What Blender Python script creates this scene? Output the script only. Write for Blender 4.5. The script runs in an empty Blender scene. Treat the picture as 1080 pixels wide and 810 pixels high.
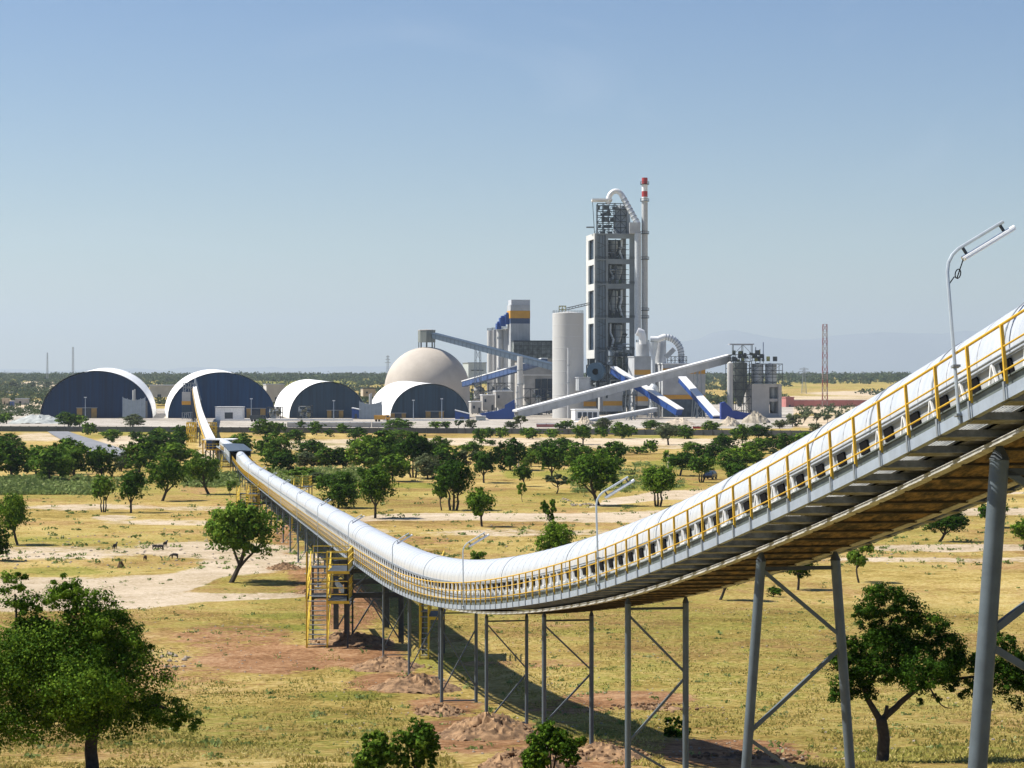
import bpy, math, random
import numpy as np
from mathutils import Vector, Matrix

random.seed(7); RNG = np.random.default_rng(11)
scene = bpy.context.scene
COL = scene.collection
F = 2200.0; HZ = 401.0

# ---------------------------------------------------------------- survey of the place
GP = [(-60, -1.0), (0, -3), (30, -7), (45, -8.9), (55, -10.2), (62, -11.0), (74, -12.3), (86, -13.4), (98, -14.15), (110, -14.7),
      (150, -15.8), (200, -16.5), (300, -17.3), (450, -18), (1600, -18), (2500, -12.5), (3500, -3.5), (4500, 5.5), (5200, 7.5), (9000, 4), (46500, 0)]
_gd = np.concatenate([np.linspace(-60, 600, 1321), np.linspace(605, 46500, 4590)])
_gz = np.interp(_gd, [p[0] for p in GP], [p[1] for p in GP])
_k = np.ones(17) / 17
_n = _gz[:1321]; _gz[20:1300] = np.convolve(_n, _k, 'same')[20:1300]
def zg(d): return float(np.interp(d, _gd, _gz))
def gD(py):
    a, b = 20.0, 1600.0
    for _ in range(50):
        m = (a + b) / 2
        if HZ - zg(m) * F / m > py: a = m
        else: b = m
    return (a + b) / 2
def P(px, py, D): return Vector(((px - 540) * D / F, D, (HZ - py) * D / F))
def X(px, D): return (px - 540) * D / F
def Z(py, D): return (HZ - py) * D / F
YAW = math.atan(.1614)
GR = Vector((math.cos(YAW), math.sin(YAW), 0)); GB = Vector((-math.sin(YAW), math.cos(YAW), 0)); UP = Vector((0, 0, 1))

# ---------------------------------------------------------------- materials
MATS = {}
def mat(name, col, rough=.6, metal=0., var=.12, scale=1.5, bump=0., col2=None, contrast=(.35, .65), stretch=None, spec=.5):
    if name in MATS: return MATS[name]
    m = bpy.data.materials.new(name); m.use_nodes = True; nt = m.node_tree; b = nt.nodes['Principled BSDF']
    b.inputs['Roughness'].default_value = rough; b.inputs['Metallic'].default_value = metal
    b.inputs['Specular IOR Level'].default_value = spec
    tc = nt.nodes.new('ShaderNodeTexCoord'); mp = nt.nodes.new('ShaderNodeMapping')
    nt.links.new(tc.outputs['Object'], mp.inputs[0])
    if stretch: mp.inputs['Scale'].default_value = stretch
    n = nt.nodes.new('ShaderNodeTexNoise'); n.inputs['Scale'].default_value = scale; n.inputs['Detail'].default_value = 6; n.inputs['Roughness'].default_value = .65
    nt.links.new(mp.outputs[0], n.inputs['Vector'])
    r = nt.nodes.new('ShaderNodeValToRGB'); nt.links.new(n.outputs['Fac'], r.inputs[0])
    r.color_ramp.elements[0].position, r.color_ramp.elements[1].position = contrast
    c2 = col2 or tuple(min(1, c * (1 + var)) for c in col); c1 = col if col2 else tuple(c * (1 - var) for c in col)
    r.color_ramp.elements[0].color = (*c1, 1); r.color_ramp.elements[1].color = (*c2, 1)
    nt.links.new(r.outputs[0], b.inputs['Base Color'])
    if bump:
        bp = nt.nodes.new('ShaderNodeBump'); bp.inputs['Strength'].default_value = bump; bp.inputs['Distance'].default_value = .05
        nt.links.new(n.outputs['Fac'], bp.inputs['Height']); nt.links.new(bp.outputs[0], b.inputs['Normal'])
    MATS[name] = m; return m

hoodM = mat('hood_sheet', (.58, .60, .62), .33, .35, .1, 2.2, stretch=(.5, 2.4, .5), col2=(.72, .73, .74))
seamM = mat('seam', (.33, .36, .38), .5, .3)
galv = mat('galvanised', (.28, .31, .33), .5, .45, .18, 6)
galvL = mat('pale_channel', (.33, .385, .45), .5, .25, .1, 3)
galvD = mat('dark_steel', (.055, .066, .075), .6, .3, .25, 3)
legM = mat('trestle_steel', (.115, .145, .165), .55, .3, .14, 2.5)
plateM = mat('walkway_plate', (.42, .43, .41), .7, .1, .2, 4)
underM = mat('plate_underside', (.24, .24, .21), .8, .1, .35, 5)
trayM = mat('rusty_tray', (.022, .016, .009), .85, 0, .3, 6, bump=1., col2=(.25, .155, .06), contrast=(.43, .62), stretch=(1, .22, 1))
yel = mat('yellow_paint', (.64, .39, .025), .5, 0, .12, 5)
yelB = mat('bright_yellow_paint', (.78, .55, .05), .5, 0, .1, 5)
black = mat('black_rubber', (.006, .006, .007), .9, spec=.1)
whiteP = mat('white_paint', (.78, .78, .76), .5, 0, .05, 2)
lampW = mat('lamp_casing', (.82, .83, .82), .35, 0, .04, 4)
navy = mat('navy_cladding', (.001, .022, .074), .8, 0, .35, .35, stretch=(3, 3, .1))
slate = mat('slate_cladding', (.020, .048, .080), .75, 0, .28, .35, stretch=(3, 3, .1))
membrane = mat('white_membrane', (.80, .80, .78), .6, 0, .06, .06, stretch=(1, 1, .3))
domeM = mat('dome_concrete', (.36, .315, .26), .8, 0, .12, .05, col2=(.56, .50, .42), contrast=(.25, .75))
conc = mat('pale_concrete', (.41, .39, .35), .8, 0, .2, .16)
concD = mat('grey_concrete', (.30, .31, .31), .85, 0, .15, .15)
siloW = mat('silo_white', (.49, .485, .46), .7, 0, .15, .14, stretch=(1, 1, .25))
clad = mat('light_cladding', (.43, .44, .44), .6, 0, .15, .16)
cladG = mat('grey_cladding', (.27, .31, .34), .6, 0, .12, .2, stretch=(4, 4, .2))
orange = mat('orange_band', (.60, .30, .03), .6, 0, .08, .3)
blueP = mat('blue_cladding', (.012, .06, .25), .5, 0, .1, .2)
blueL = mat('blue_gallery', (.04, .08, .19), .55, 0, .1, .2)
slateG = mat('slate_gallery', (.028, .05, .078), .55, 0, .12, .2)
glassD = mat('dark_glass', (.02, .035, .06), .2, 0, .3, .4)
meshG = mat('mesh_screen', (.17, .19, .18), .7, .2, .5, .45)
redP = mat('red_paint', (.40, .03, .03), .6)
pinkW = mat('pink_brick', (.42, .16, .14), .85, 0, .2, .1)
tankM = mat('tank_steel', (.34, .38, .42), .45, .4, .2, .15)
plantG = mat('equipment_green_grey', (.13, .15, .12), .7, .1, .5, .35)
wallM = mat('boundary_wall', (.10, .11, .115), .9, 0, .2, .15)
tan = mat('tan_wall', (.45, .38, .28), .85, 0, .2, .2)
rubbleM = mat('rubble', (.34, .36, .34), .95, 0, .25, .35, bump=.8)
soilM = mat('turned_soil', (.10, .055, .025), .97, 0, .2, 2.2, bump=1.0, col2=(.33, .20, .10), contrast=(.38, .62))
stoneM = mat('stone', (.30, .25, .19), .9, 0, .2, 2)
asphalt = mat('asphalt', (.19, .195, .205), .9, 0, .15, .15)
bark = mat('bark', (.055, .045, .035), .95, 0, .3, 8, bump=.6)
roofG = mat('roof_grey', (.38, .40, .43), .6, 0, .08, .1)
hillM = mat('hill_rock', (.16, .175, .17), 1., 0, .1, .0006)

def leafmat(name, a, b, c, trans=.35):
    m = bpy.data.materials.new(name); m.use_nodes = True; nt = m.node_tree; nd = nt.nodes; L = nt.links
    out = nd['Material Output']; pr = nd['Principled BSDF']; pr.inputs['Roughness'].default_value = .75; pr.inputs['Specular IOR Level'].default_value = .0505
    at = nd.new('ShaderNodeAttribute'); at.attribute_name = 'tint'
    r = nd.new('ShaderNodeValToRGB'); r.color_ramp.elements[0].color = (*a, 1); r.color_ramp.elements[1].color = (*c, 1)
    e = r.color_ramp.elements.new(.55); e.color = (*b, 1)
    oi = nd.new('ShaderNodeObjectInfo'); ma = nd.new('ShaderNodeMath'); ma.operation = 'MULTIPLY_ADD'; ma.inputs[1].default_value = .55; ma.inputs[2].default_value = -.24
    L.new(oi.outputs['Random'], ma.inputs[0]); ad = nd.new('ShaderNodeMath'); ad.operation = 'ADD'; L.new(at.outputs['Fac'], ad.inputs[0]); L.new(ma.outputs[0], ad.inputs[1])
    L.new(ad.outputs[0], r.inputs[0]); L.new(r.outputs[0], pr.inputs['Base Color'])
    tr = nd.new('ShaderNodeBsdfTranslucent'); L.new(r.outputs[0], tr.inputs[0])
    mx = nd.new('ShaderNodeMixShader'); mx.inputs[0].default_value = trans
    L.new(pr.outputs[0], mx.inputs[1]); L.new(tr.outputs[0], mx.inputs[2]); L.new(mx.outputs[0], out.inputs[0])
    return m
leafD = leafmat('leaves_dark', (.014, .040, .004), (.046, .105, .008), (.17, .27, .022), .25)
leafM = leafmat('leaves_mid', (.026, .066, .007), (.078, .155, .014), (.21, .30, .035), .28)
leafG = leafmat('leaves_grey', (.05, .07, .035), (.10, .13, .06), (.18, .20, .09))
leafF = leafmat('leaves_far', (.03, .055, .025), (.055, .085, .035), (.10, .12, .05), .2)
grassM = leafmat('dry_blades', (.14, .15, .03), (.40, .34, .10), (.66, .54, .24), .3)
scrubM = leafmat('scrub', (.10, .14, .04), (.20, .26, .08), (.36, .37, .17), .3)

nt = hoodM.node_tree; b_ = nt.nodes['Principled BSDF']; tc_ = nt.nodes.new('ShaderNodeTexCoord'); wv = nt.nodes.new('ShaderNodeTexWave'); wv.bands_direction = 'Y'; wv.inputs['Scale'].default_value = 1.3; wv.inputs['Distortion'].default_value = .6; wv.inputs['Detail'].default_value = 2
nt.links.new(tc_.outputs['Object'], wv.inputs['Vector']); n_ = nt.nodes.new('ShaderNodeTexNoise'); n_.inputs['Scale'].default_value = .9; n_.inputs['Detail'].default_value = 4; nt.links.new(tc_.outputs['Object'], n_.inputs['Vector'])
ad_ = nt.nodes.new('ShaderNodeMath'); ad_.operation = 'MULTIPLY_ADD'; nt.links.new(wv.outputs['Fac'], ad_.inputs[0]); ad_.inputs[1].default_value = .25; nt.links.new(n_.outputs['Fac'], ad_.inputs[2])
bp_ = nt.nodes.new('ShaderNodeBump'); bp_.inputs['Strength'].default_value = .5; bp_.inputs['Distance'].default_value = .035; nt.links.new(ad_.outputs[0], bp_.inputs['Height']); nt.links.new(bp_.outputs[0], b_.inputs['Normal'])
# ---------------------------------------------------------------- mesh builder
class MB:
    def __init__(s): s.v = []; s.f = []; s.sm = False
    def add(s, vs, fs):
        o = len(s.v); s.v += [tuple(v) for v in vs]; s.f += [tuple(i + o for i in f) for f in fs]; return s
    def box(s, o, a, b, c):     # corner and three full edge vectors
        o, a, b, c = Vector(o), Vector(a), Vector(b), Vector(c)
        vs = [o, o + a, o + a + b, o + b, o + c, o + a + c, o + a + b + c, o + b + c]
        return s.add(vs, [(0, 3, 2, 1), (4, 5, 6, 7), (0, 1, 5, 4), (1, 2, 6, 5), (2, 3, 7, 6), (3, 0, 4, 7)])
    def cyl(s, p, q, r0, r1=None, n=10, cap=True):
        p, q = Vector(p), Vector(q); r1 = r0 if r1 is None else r1
        d = (q - p).normalized(); a = d.orthogonal().normalized(); b = d.cross(a)
        vs = []
        for (c, r) in ((p, r0), (q, r1)):
            for i in range(n):
                t = 2 * math.pi * i / n; vs.append(c + (a * math.cos(t) + b * math.sin(t)) * r)
        fs = [(i, (i + 1) % n, n + (i + 1) % n, n + i) for i in range(n)]
        if cap: fs += [tuple(range(n - 1, -1, -1)), tuple(range(n, 2 * n))]
        return s.add(vs, fs)
    def bar(s, p, q, w, h=None):
        h = h or w; p, q = Vector(p), Vector(q); d = q - p; dn = d.normalized()
        a = dn.cross(UP); a = a.normalized() if a.length > .05 else Vector((1, 0, 0)); b = a.cross(dn).normalized()
        return s.box(p - a * w / 2 - b * h / 2, d, a * w, b * h)
    def tube(s, pts, r, n=8):
        rr = r if hasattr(r, '__len__') else [r] * len(pts); pts = [Vector(p) for p in pts]; vs = []; prev = None
        for i, p in enumerate(pts):
            d = (pts[min(i + 1, len(pts) - 1)] - pts[max(i - 1, 0)]).normalized()
            a = d.orthogonal().normalized() if prev is None else (prev - d * prev.dot(d)).normalized(); prev = a; b = d.cross(a)
            for k in range(n):
                t = 2 * math.pi * k / n; vs.append(p + (a * math.cos(t) + b * math.sin(t)) * rr[i])
        fs = [(i * n + k, i * n + (k + 1) % n, (i + 1) * n + (k + 1) % n, (i + 1) * n + k) for i in range(len(pts) - 1) for k in range(n)]
        fs += [tuple(range(n - 1, -1, -1)), tuple(range((len(pts) - 1) * n, len(pts) * n))]
        s.sm = True; return s.add(vs, fs)
    def lathe(s, c, prof, n=32, a0=0, a1=2 * math.pi):
        c = Vector(c); vs = []; full = abs(a1 - a0 - 2 * math.pi) < 1e-4; m = n if full else n + 1
        for (r, z) in prof:
            for i in range(m):
                t = a0 + (a1 - a0) * i / n; vs.append(c + Vector((r * math.cos(t), r * math.sin(t), z)))
        fs = []
        for j in range(len(prof) - 1):
            for i in range(n):
                i2 = (i + 1) % m; fs.append((j * m + i, j * m + i2, (j + 1) * m + i2, (j + 1) * m + i))
        s.sm = True; return s.add(vs, fs)
    def prism(s, pts, ext):      # polygon and extrusion vector
        pts = [Vector(p) for p in pts]; ext = Vector(ext); n = len(pts)
        return s.add(pts + [p + ext for p in pts], [tuple(range(n)), tuple(range(2 * n - 1, n - 1, -1))] + [(i, n + i, n + (i + 1) % n, (i + 1) % n) for i in range(n)])
    def build(s, name, m, parent=None, label=None, loc=None, smooth=None):
        me = bpy.data.meshes.new(name); o = bpy.data.objects.new(name, me); COL.objects.link(o)
        off = parent_world(parent) if parent else Vector(loc or (0, 0, 0))
        me.from_pydata([(v[0] - off.x, v[1] - off.y, v[2] - off.z) for v in s.v], [], s.f)
        me.materials.append(m)
        bmfix(me)
        sm = s.sm if smooth is None else smooth
        if sm:
            me.polygons.foreach_set('use_smooth', [True] * len(me.polygons))
            try: me.set_sharp_from_angle(angle=math.radians(38))
            except Exception: pass
        if parent: o.parent = parent
        else: o.location = off
        if label: o['label'] = label
        return o
def bmfix(me):
    import bmesh
    b = bmesh.new(); b.from_mesh(me); bmesh.ops.recalc_face_normals(b, faces=b.faces); b.to_mesh(me); b.free()
def parent_world(p):
    v = Vector((0, 0, 0))
    while p: v += p.location; p = p.parent
    return v
def tag(o, label=None, cat=None, group=None, kind=None):
    if label: o['label'] = label
    if cat: o['category'] = cat
    if group: o['group'] = group
    if kind: o['kind'] = kind
    return o
def thing(name, label, cat, loc, group=None):
    o = bpy.data.objects.new(name, None); COL.objects.link(o); o.location = loc; o.empty_display_size = .5
    return tag(o, label, cat, group)
def npmesh(name, v, nq, m, tint=None, parent=None, tri=False):
    """v: (nq*4,3) or (nq*3,3) vertex array, one face for each group"""
    k = 3 if tri else 4
    me = bpy.data.meshes.new(name); me.vertices.add(len(v)); me.vertices.foreach_set('co', v.astype(np.float32).ravel())
    me.loops.add(nq * k); me.loops.foreach_set('vertex_index', np.arange(nq * k, dtype=np.int32))
    me.polygons.add(nq); me.polygons.foreach_set('loop_start', np.arange(0, nq * k, k, dtype=np.int32)); me.polygons.foreach_set('loop_total', np.full(nq, k, dtype=np.int32))
    me.update(calc_edges=True)
    if tint is not None:
        a = me.attributes.new('tint', 'FLOAT', 'FACE'); a.data.foreach_set('value', tint.astype(np.float32))
    me.materials.append(m); return me

# ---------------------------------------------------------------- camera, sun, sky
cam = bpy.data.cameras.new('camera'); co = bpy.data.objects.new('camera', cam); COL.objects.link(co); scene.camera = co
cam.sensor_width = 36; cam.lens = 36 * F / 1080; cam.clip_start = .3; cam.clip_end = 60000
co.rotation_euler = (math.radians(90) - math.atan((405 - HZ) / F), 0, 0)
EL = math.radians(52); AZ = math.radians(9)
S = Vector((-math.cos(EL) * math.cos(AZ), math.cos(EL) * math.sin(AZ), math.sin(EL)))
sl = bpy.data.lights.new('sun', 'SUN'); sl.energy = 5.0; sl.angle = math.radians(.5); sl.color = (1, .95, .87)
so = bpy.data.objects.new('sun', sl); COL.objects.link(so); so.rotation_euler = S.to_track_quat('Z', 'Y').to_euler()
w = bpy.data.worlds.new('World'); scene.world = w; w.use_nodes = True; nt = w.node_tree
bg = nt.nodes['Background']; sky = nt.nodes.new('ShaderNodeTexSky'); sky.sky_type = 'NISHITA'; sky.sun_disc = False
sky.sun_elevation = EL; sky.sun_rotation = math.atan2(S.x, S.y); sky.altitude = 1200; sky.air_density = 1.25; sky.dust_density = .55; sky.ozone_density = 3.0
hs = nt.nodes.new('ShaderNodeHueSaturation'); hs.inputs['Saturation'].default_value = 1.3; hs.inputs['Hue'].default_value = .512; hs.inputs['Value'].default_value = .76; nt.links.new(sky.outputs[0], hs.inputs['Color'])
tcw = nt.nodes.new('ShaderNodeTexCoord'); mpw = nt.nodes.new('ShaderNodeMapping'); mpw.inputs['Scale'].default_value = (3, 3, 9); nt.links.new(tcw.outputs['Generated'], mpw.inputs[0]); nw = nt.nodes.new('ShaderNodeTexNoise'); nw.inputs['Scale'].default_value = 2.2; nw.inputs['Detail'].default_value = 7; nw.inputs['Roughness'].default_value = .6; nw.inputs['Distortion'].default_value = .7; nt.links.new(mpw.outputs[0], nw.inputs['Vector'])
mrw = nt.nodes.new('ShaderNodeMapRange'); mrw.inputs['From Min'].default_value = .54; mrw.inputs['From Max'].default_value = .78; mrw.inputs['To Max'].default_value = .13; nt.links.new(nw.outputs['Fac'], mrw.inputs['Value'])
mxw = nt.nodes.new('ShaderNodeMix'); mxw.data_type = 'RGBA'; mxw.inputs['B'].default_value = (5.2, 5.9, 6.9, 1); nt.links.new(mrw.outputs[0], mxw.inputs['Factor']); nt.links.new(hs.outputs[0], mxw.inputs['A']); nt.links.new(mxw.outputs['Result'], bg.inputs[0]); bg.inputs[1].default_value = .08
scene.view_settings.view_transform = 'Standard'; scene.view_settings.look = 'None'; scene.view_settings.gamma = 1
scene.view_settings.exposure = 0.72
scene.cycles.volume_bounces = 0; scene.cycles.max_bounces = 6; scene.cycles.transparent_max_bounces = 6
scene.cycles.volume_max_steps = 64

# ---------------------------------------------------------------- ground
def sm01(x): x = np.clip(x, 0, 1); return x * x * (3 - 2 * x)
ds = [-40.0, -20, 0, 8, 15]
while ds[-1] < 46000: ds.append(ds[-1] + max(.45, ds[-1] * .0095))
ds = np.array(ds); NC = 250
sl_ = np.concatenate([np.linspace(-1.6, -.36, 26)[:-1], np.linspace(-.36, .36, NC - 50), np.linspace(.36, 1.6, 26)[1:]]); NC = len(sl_)
DD, SS = np.meshgrid(ds, sl_, indexing='ij'); XX = SS * np.maximum(DD, 45)
ZZ = np.interp(DD, _gd, _gz)
def vnoise(x, y, seed=0):
    def h(i, j):
        t = np.sin(i * 127.1 + j * 311.7 + seed * 74.7) * 43758.5453; return t - np.floor(t)
    i, j = np.floor(x), np.floor(y); fx, fy = sm01(x - i), sm01(y - j)
    return (h(i, j) * (1 - fx) + h(i + 1, j) * fx) * (1 - fy) + (h(i, j + 1) * (1 - fx) + h(i + 1, j + 1) * fx) * fy
amp = np.interp(DD, [20, 60, 200, 1000, 3000, 9000], [.05, .16, .22, .2, 3, 6])
frq = np.interp(DD, [0, 300, 1000, 3000], [6, 6, 30, 260])
bumpZ = (vnoise(XX / 5.3, DD / 4.1, 1) - .5) * amp * (DD < 700) + (vnoise(XX / 1.7, DD / 1.3, 2) - .5) * amp * .4 * (DD < 160) + (vnoise(XX / 260, DD / 420, 3) - .5) * amp * 2 * (DD > 2000) * np.clip((DD - 2000) / 1500, 0, 1)
ZZ = ZZ + bumpZ
def zgx(x, d):   # terrain height with its bumps
    x = np.asarray(x, float); d = np.asarray(d, float)
    z = np.interp(d, _gd, _gz); a = np.interp(d, [20, 60, 200, 1000], [.05, .16, .22, .2])
    return z + (vnoise(x / 5.3, d / 4.1, 1) - .5) * a * (d < 700) + (vnoise(x / 1.7, d / 1.3, 2) - .5) * a * .4 * (d < 160)
PX = 540 + F * XX / np.maximum(DD, 5); PY = HZ - F * np.interp(DD, _gd, _gz) / np.maximum(DD, 5)
def ell(cx, cy, rx, ry, pw=1.0): return np.clip(1.5 - ((PX - cx) / rx) ** 2 - ((PY - cy) / ry) ** 2, 0, 1) * pw
def band(pts, hw):     # soft band following a polyline given as (x, y, halfwidth factor)
    xs = [p[0] for p in pts]; ys = np.interp(PX, xs, [p[1] for p in pts]); hs = np.interp(PX, xs, [p[2] for p in pts]) * hw
    return np.clip(1.5 - ((PY - ys) / np.maximum(hs, .01)) ** 2, 0, 1)
def over(*a):
    r = a[0]
    for b in a[1:]: r = np.maximum(r, b)
    return r
sand = over(band([(-80, 622, 14), (100, 624, 14), (180, 618, 12), (240, 598, 9), (330, 590, 8), (345, 590, .01)], 1),
            band([(-200, 634, .01), (-100, 634, 12), (120, 634, 9), (240, 630, 4), (330, 626, 2), (350, 625, .01)], 1),
            ell(225, 580, 90, 9, .9), ell(270, 592, 60, 9), ell(60, 583, 120, 8, .62), ell(95, 535, 80, 3.5, .7), ell(210, 536, 60, 3, .6), ell(170, 551, 70, 3, .6), ell(120, 546, 25, 3, .8),
            band([(330, 556, .01), (400, 545, 4), (480, 545, 4), (620, 546, 5), (760, 543, 8), (900, 540, 4)], 1), band([(620, 535, .01), (640, 530, 3), (700, 522, 5), (760, 522, 5), (840, 520, 1)], 1),
            ell(560, 562, 120, 4, .6), ell(150, 466, 45, 7), ell(235, 470, 26, 8, .8), ell(225, 480, 20, 10, .8), ell(560, 466, 300, 4.5, .75), ell(40, 461, 35, 5, .6), ell(330, 470, 60, 6, .6),
            ell(930, 432, 130, 5), ell(870, 445, 60, 7, .9), ell(1000, 440, 150, 8, .8), ell(60, 406, 50, 4), ell(60, 412, 50, 2), ell(25, 428, 50, 6, .9), ell(720, 447, 120, 5), ell(880, 421, 170, 4, .6), ell(1000, 415, 150, 3),
            ell(1020, 578, 120, 4, .8), ell(1000, 590, 130, 3, .6), ell(700, 470, 200, 4, .6), ell(380, 560, 40, 4, .5), ell(360, 640, 30, 8, .4))
soil = over(ell(250, 672, 75, 17, .62), ell(285, 695, 80, 16, .85), ell(200, 708, 60, 13, .5), ell(365, 640, 45, 30, .8), ell(325, 605, 25, 22, .7), ell(370, 690, 60, 14, .9), ell(420, 720, 55, 14, .85), ell(300, 570, 14, 22, .7), ell(470, 745, 45, 12, .7),
            ell(500, 775, 75, 22, .85), ell(600, 800, 70, 22, .9), ell(660, 738, 75, 11, .8), ell(560, 700, 100, 5, .5), ell(770, 795, 85, 16, .95), ell(600, 745, 60, 10, .6), ell(420, 570, 80, 6, .55), ell(700, 560, 90, 5, .5), ell(560, 660, 60, 6, .5), ell(210, 516, 25, 6, .5), ell(240, 540, 30, 12, .5))
green = over(ell(20, 513, 70, 9), ell(100, 515, 60, 4, .8), ell(220, 507, 36, 8), ell(270, 663, 80, 6, .8), ell(60, 602, 60, 5, .6), ell(300, 650, 60, 5, .7), ell(440, 512, 40, 3), ell(350, 505, 50, 6), ell(620, 500, 60, 6, .8), ell(740, 490, 80, 6, .8), ell(545, 500, 16, 6, .8), ell(680, 513, 60, 5, .8),
             ell(370, 735, 60, 7, .7), ell(610, 665, 70, 8, .5), ell(620, 775, 50, 10, .6), ell(980, 795, 120, 10, .8), ell(60, 569, 60, 3, .6), ell(480, 700, 60, 8, .6), ell(260, 770, 200, 34, .52), ell(760, 700, 200, 60, .46), ell(420, 700, 90, 20, .5), ell(950, 720, 160, 80, .4), ell(80, 470, 25, 5, .5), ell(700, 462, 40, 2, .8), ell(350, 468, 10, 3, .8),
             ell(620, 403, 900, 3.5, .5), ell(900, 409, 200, 2, .45), ell(330, 404, 80, 5, .9), ell(60, 400, 70, 3, .9), ell(160, 455, 60, 3, .7))
yard = sm01((PY - 430) / 2) * sm01((453 - PY) / 2) * sm01((PX + 40) / 20) * sm01((845 - PX) / 15) * (DD < 1600)
yard = np.maximum(yard, sm01((PY - 424) / 3) * sm01((434 - PY) / 2) * sm01((PX - 480) / 20) * sm01((845 - PX) / 15) * (DD < 1700))
nr = len(ds); me = bpy.data.meshes.new('ground'); go = bpy.data.objects.new('ground', me); COL.objects.link(go)
V = np.stack([XX, DD, ZZ], -1).reshape(-1, 3).astype(np.float32)
me.vertices.add(len(V)); me.vertices.foreach_set('co', V.ravel())
I, J = np.meshgrid(np.arange(nr - 1), np.arange(NC - 1), indexing='ij'); a = (I * NC + J).ravel()
Q = np.stack([a, a + 1, a + 1 + NC, a + NC], -1).astype(np.int32); me.loops.add(Q.size); me.loops.foreach_set('vertex_index', Q.ravel())
me.polygons.add(len(Q)); me.polygons.foreach_set('loop_start', np.arange(0, Q.size, 4, dtype=np.int32)); me.polygons.foreach_set('loop_total', np.full(len(Q), 4, dtype=np.int32))
me.update(calc_edges=True); me.polygons.foreach_set('use_smooth', np.ones(len(Q), bool))
for nm, arr in (('sand', sand), ('soil', soil), ('green', green), ('yard', yard)):
    at = me.attributes.new(nm, 'FLOAT', 'POINT'); at.data.foreach_set('value', arr.ravel().astype(np.float32))
gm = bpy.data.materials.new('ground_cover'); gm.use_nodes = True; nt = gm.node_tree; nd = nt.nodes; L = nt.links; pr = nd['Principled BSDF']; pr.inputs['Roughness'].default_value = .95; pr.inputs['Specular IOR Level'].default_value = .1
geo = nd.new('ShaderNodeNewGeometry')
def noise(sc, det=8, ro=.6, vec=None, dim=None):
    n = nd.new('ShaderNodeTexNoise'); n.inputs['Scale'].default_value = sc; n.inputs['Detail'].default_value = det; n.inputs['Roughness'].default_value = ro
    L.new(vec or geo.outputs['Position'], n.inputs['Vector']); return n.outputs['Fac']
def math2(op, a, b, c=None):
    n = nd.new('ShaderNodeMath'); n.operation = op
    for i, x in enumerate((a, b) if c is None else (a, b, c)):
        if isinstance(x, (int, float)): n.inputs[i].default_value = x
        else: L.new(x, n.inputs[i])
    return n.outputs[0]
def ramp(f, *stops):
    r = nd.new('ShaderNodeValToRGB'); els = r.color_ramp.elements
    els[0].position, els[0].color = stops[0][0], (*stops[0][1], 1); els[1].position, els[1].color = stops[-1][0], (*stops[-1][1], 1)
    for p, c in stops[1:-1]: e = els.new(p); e.color = (*c, 1)
    L.new(f, r.inputs[0]); return r.outputs[0]
def mixc(f, a, b):
    n = nd.new('ShaderNodeMix'); n.data_type = 'RGBA'; L.new(f, n.inputs['Factor']); L.new(a, n.inputs['A']); L.new(b, n.inputs['B']); return n.outputs['Result']
n1 = noise(.035, 10, .68); n2 = noise(.35, 10, .7); n3 = noise(3.5, 8, .75); n4 = noise(.012, 6, .6); n5 = noise(1.3, 8, .75)
mixn = math2('MULTIPLY_ADD', n2, .5, math2('MULTIPLY', n1, .5)); fine = math2('MULTIPLY_ADD', n3, .45, math2('MULTIPLY', mixn, .55))
grass = ramp(fine, (.40, (.13, .095, .018)), (.47, (.30, .215, .05)), (.52, (.47, .345, .11)), (.59, (.64, .50, .23)))
olive = ramp(fine, (.41, (.07, .085, .010)), (.5, (.22, .21, .032)), (.60, (.43, .36, .10)))
sandc = ramp(fine, (.40, (.26, .19, .10)), (.48, (.48, .38, .25)), (.58, (.66, .55, .41)))
soilc = ramp(fine, (.41, (.10, .045, .018)), (.5, (.31, .16, .072)), (.58, (.50, .31, .165)))
yardc = ramp(fine, (.42, (.22, .19, .15)), (.5, (.40, .36, .30)), (.57, (.55, .51, .45)))
def fac(nm, k=1.1, nz=None):
    at = nd.new('ShaderNodeAttribute'); at.attribute_name = nm
    v = math2('ADD', at.outputs['Fac'], math2('MULTIPLY', math2('SUBTRACT', nz or math2('MULTIPLY_ADD', n5, .45, math2('MULTIPLY', mixn, .55)), .5), k * 1.35))
    mr = nd.new('ShaderNodeMapRange'); mr.interpolation_type = 'SMOOTHSTEP'; mr.inputs['From Min'].default_value = .36; mr.inputs['From Max'].default_value = .68
    L.new(v, mr.inputs['Value'])
    gate = math2('GREATER_THAN', at.outputs['Fac'], .001)
    return math2('MULTIPLY', mr.outputs[0], gate)
# wild green and bare patches anywhere
wg = nd.new('ShaderNodeMapRange'); wg.inputs['From Min'].default_value = .49; wg.inputs['From Max'].default_value = .57; L.new(math2('MULTIPLY_ADD', n4, .5, math2('MULTIPLY', n2, .5)), wg.inputs['Value'])
c = mixc(math2('MULTIPLY', wg.outputs[0], .75), grass, olive)
wb = nd.new('ShaderNodeMapRange'); wb.inputs['From Min'].default_value = .495; wb.inputs['From Max'].default_value = .57; n6 = noise(.055, 9, .72); L.new(math2('MULTIPLY_ADD', n6, .6, math2('MULTIPLY', n5, .4)), wb.inputs['Value'])
c = mixc(math2('MULTIPLY', wb.outputs[0], .6), c, soilc)
c = mixc(fac('green', 2.2), c, olive); c = mixc(fac('soil', 2.4), c, soilc); c = mixc(fac('sand', 2.2), c, sandc); c = mixc(fac('yard', .4), c, yardc)
L.new(c, pr.inputs['Base Color'])
bp = nd.new('ShaderNodeBump'); bp.inputs['Strength'].default_value = .9; bp.inputs['Distance'].default_value = .22; L.new(math2('ADD', n3, n2), bp.inputs['Height']); L.new(bp.outputs[0], pr.inputs['Normal'])
me.materials.append(gm); go['kind'] = 'structure'

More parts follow.
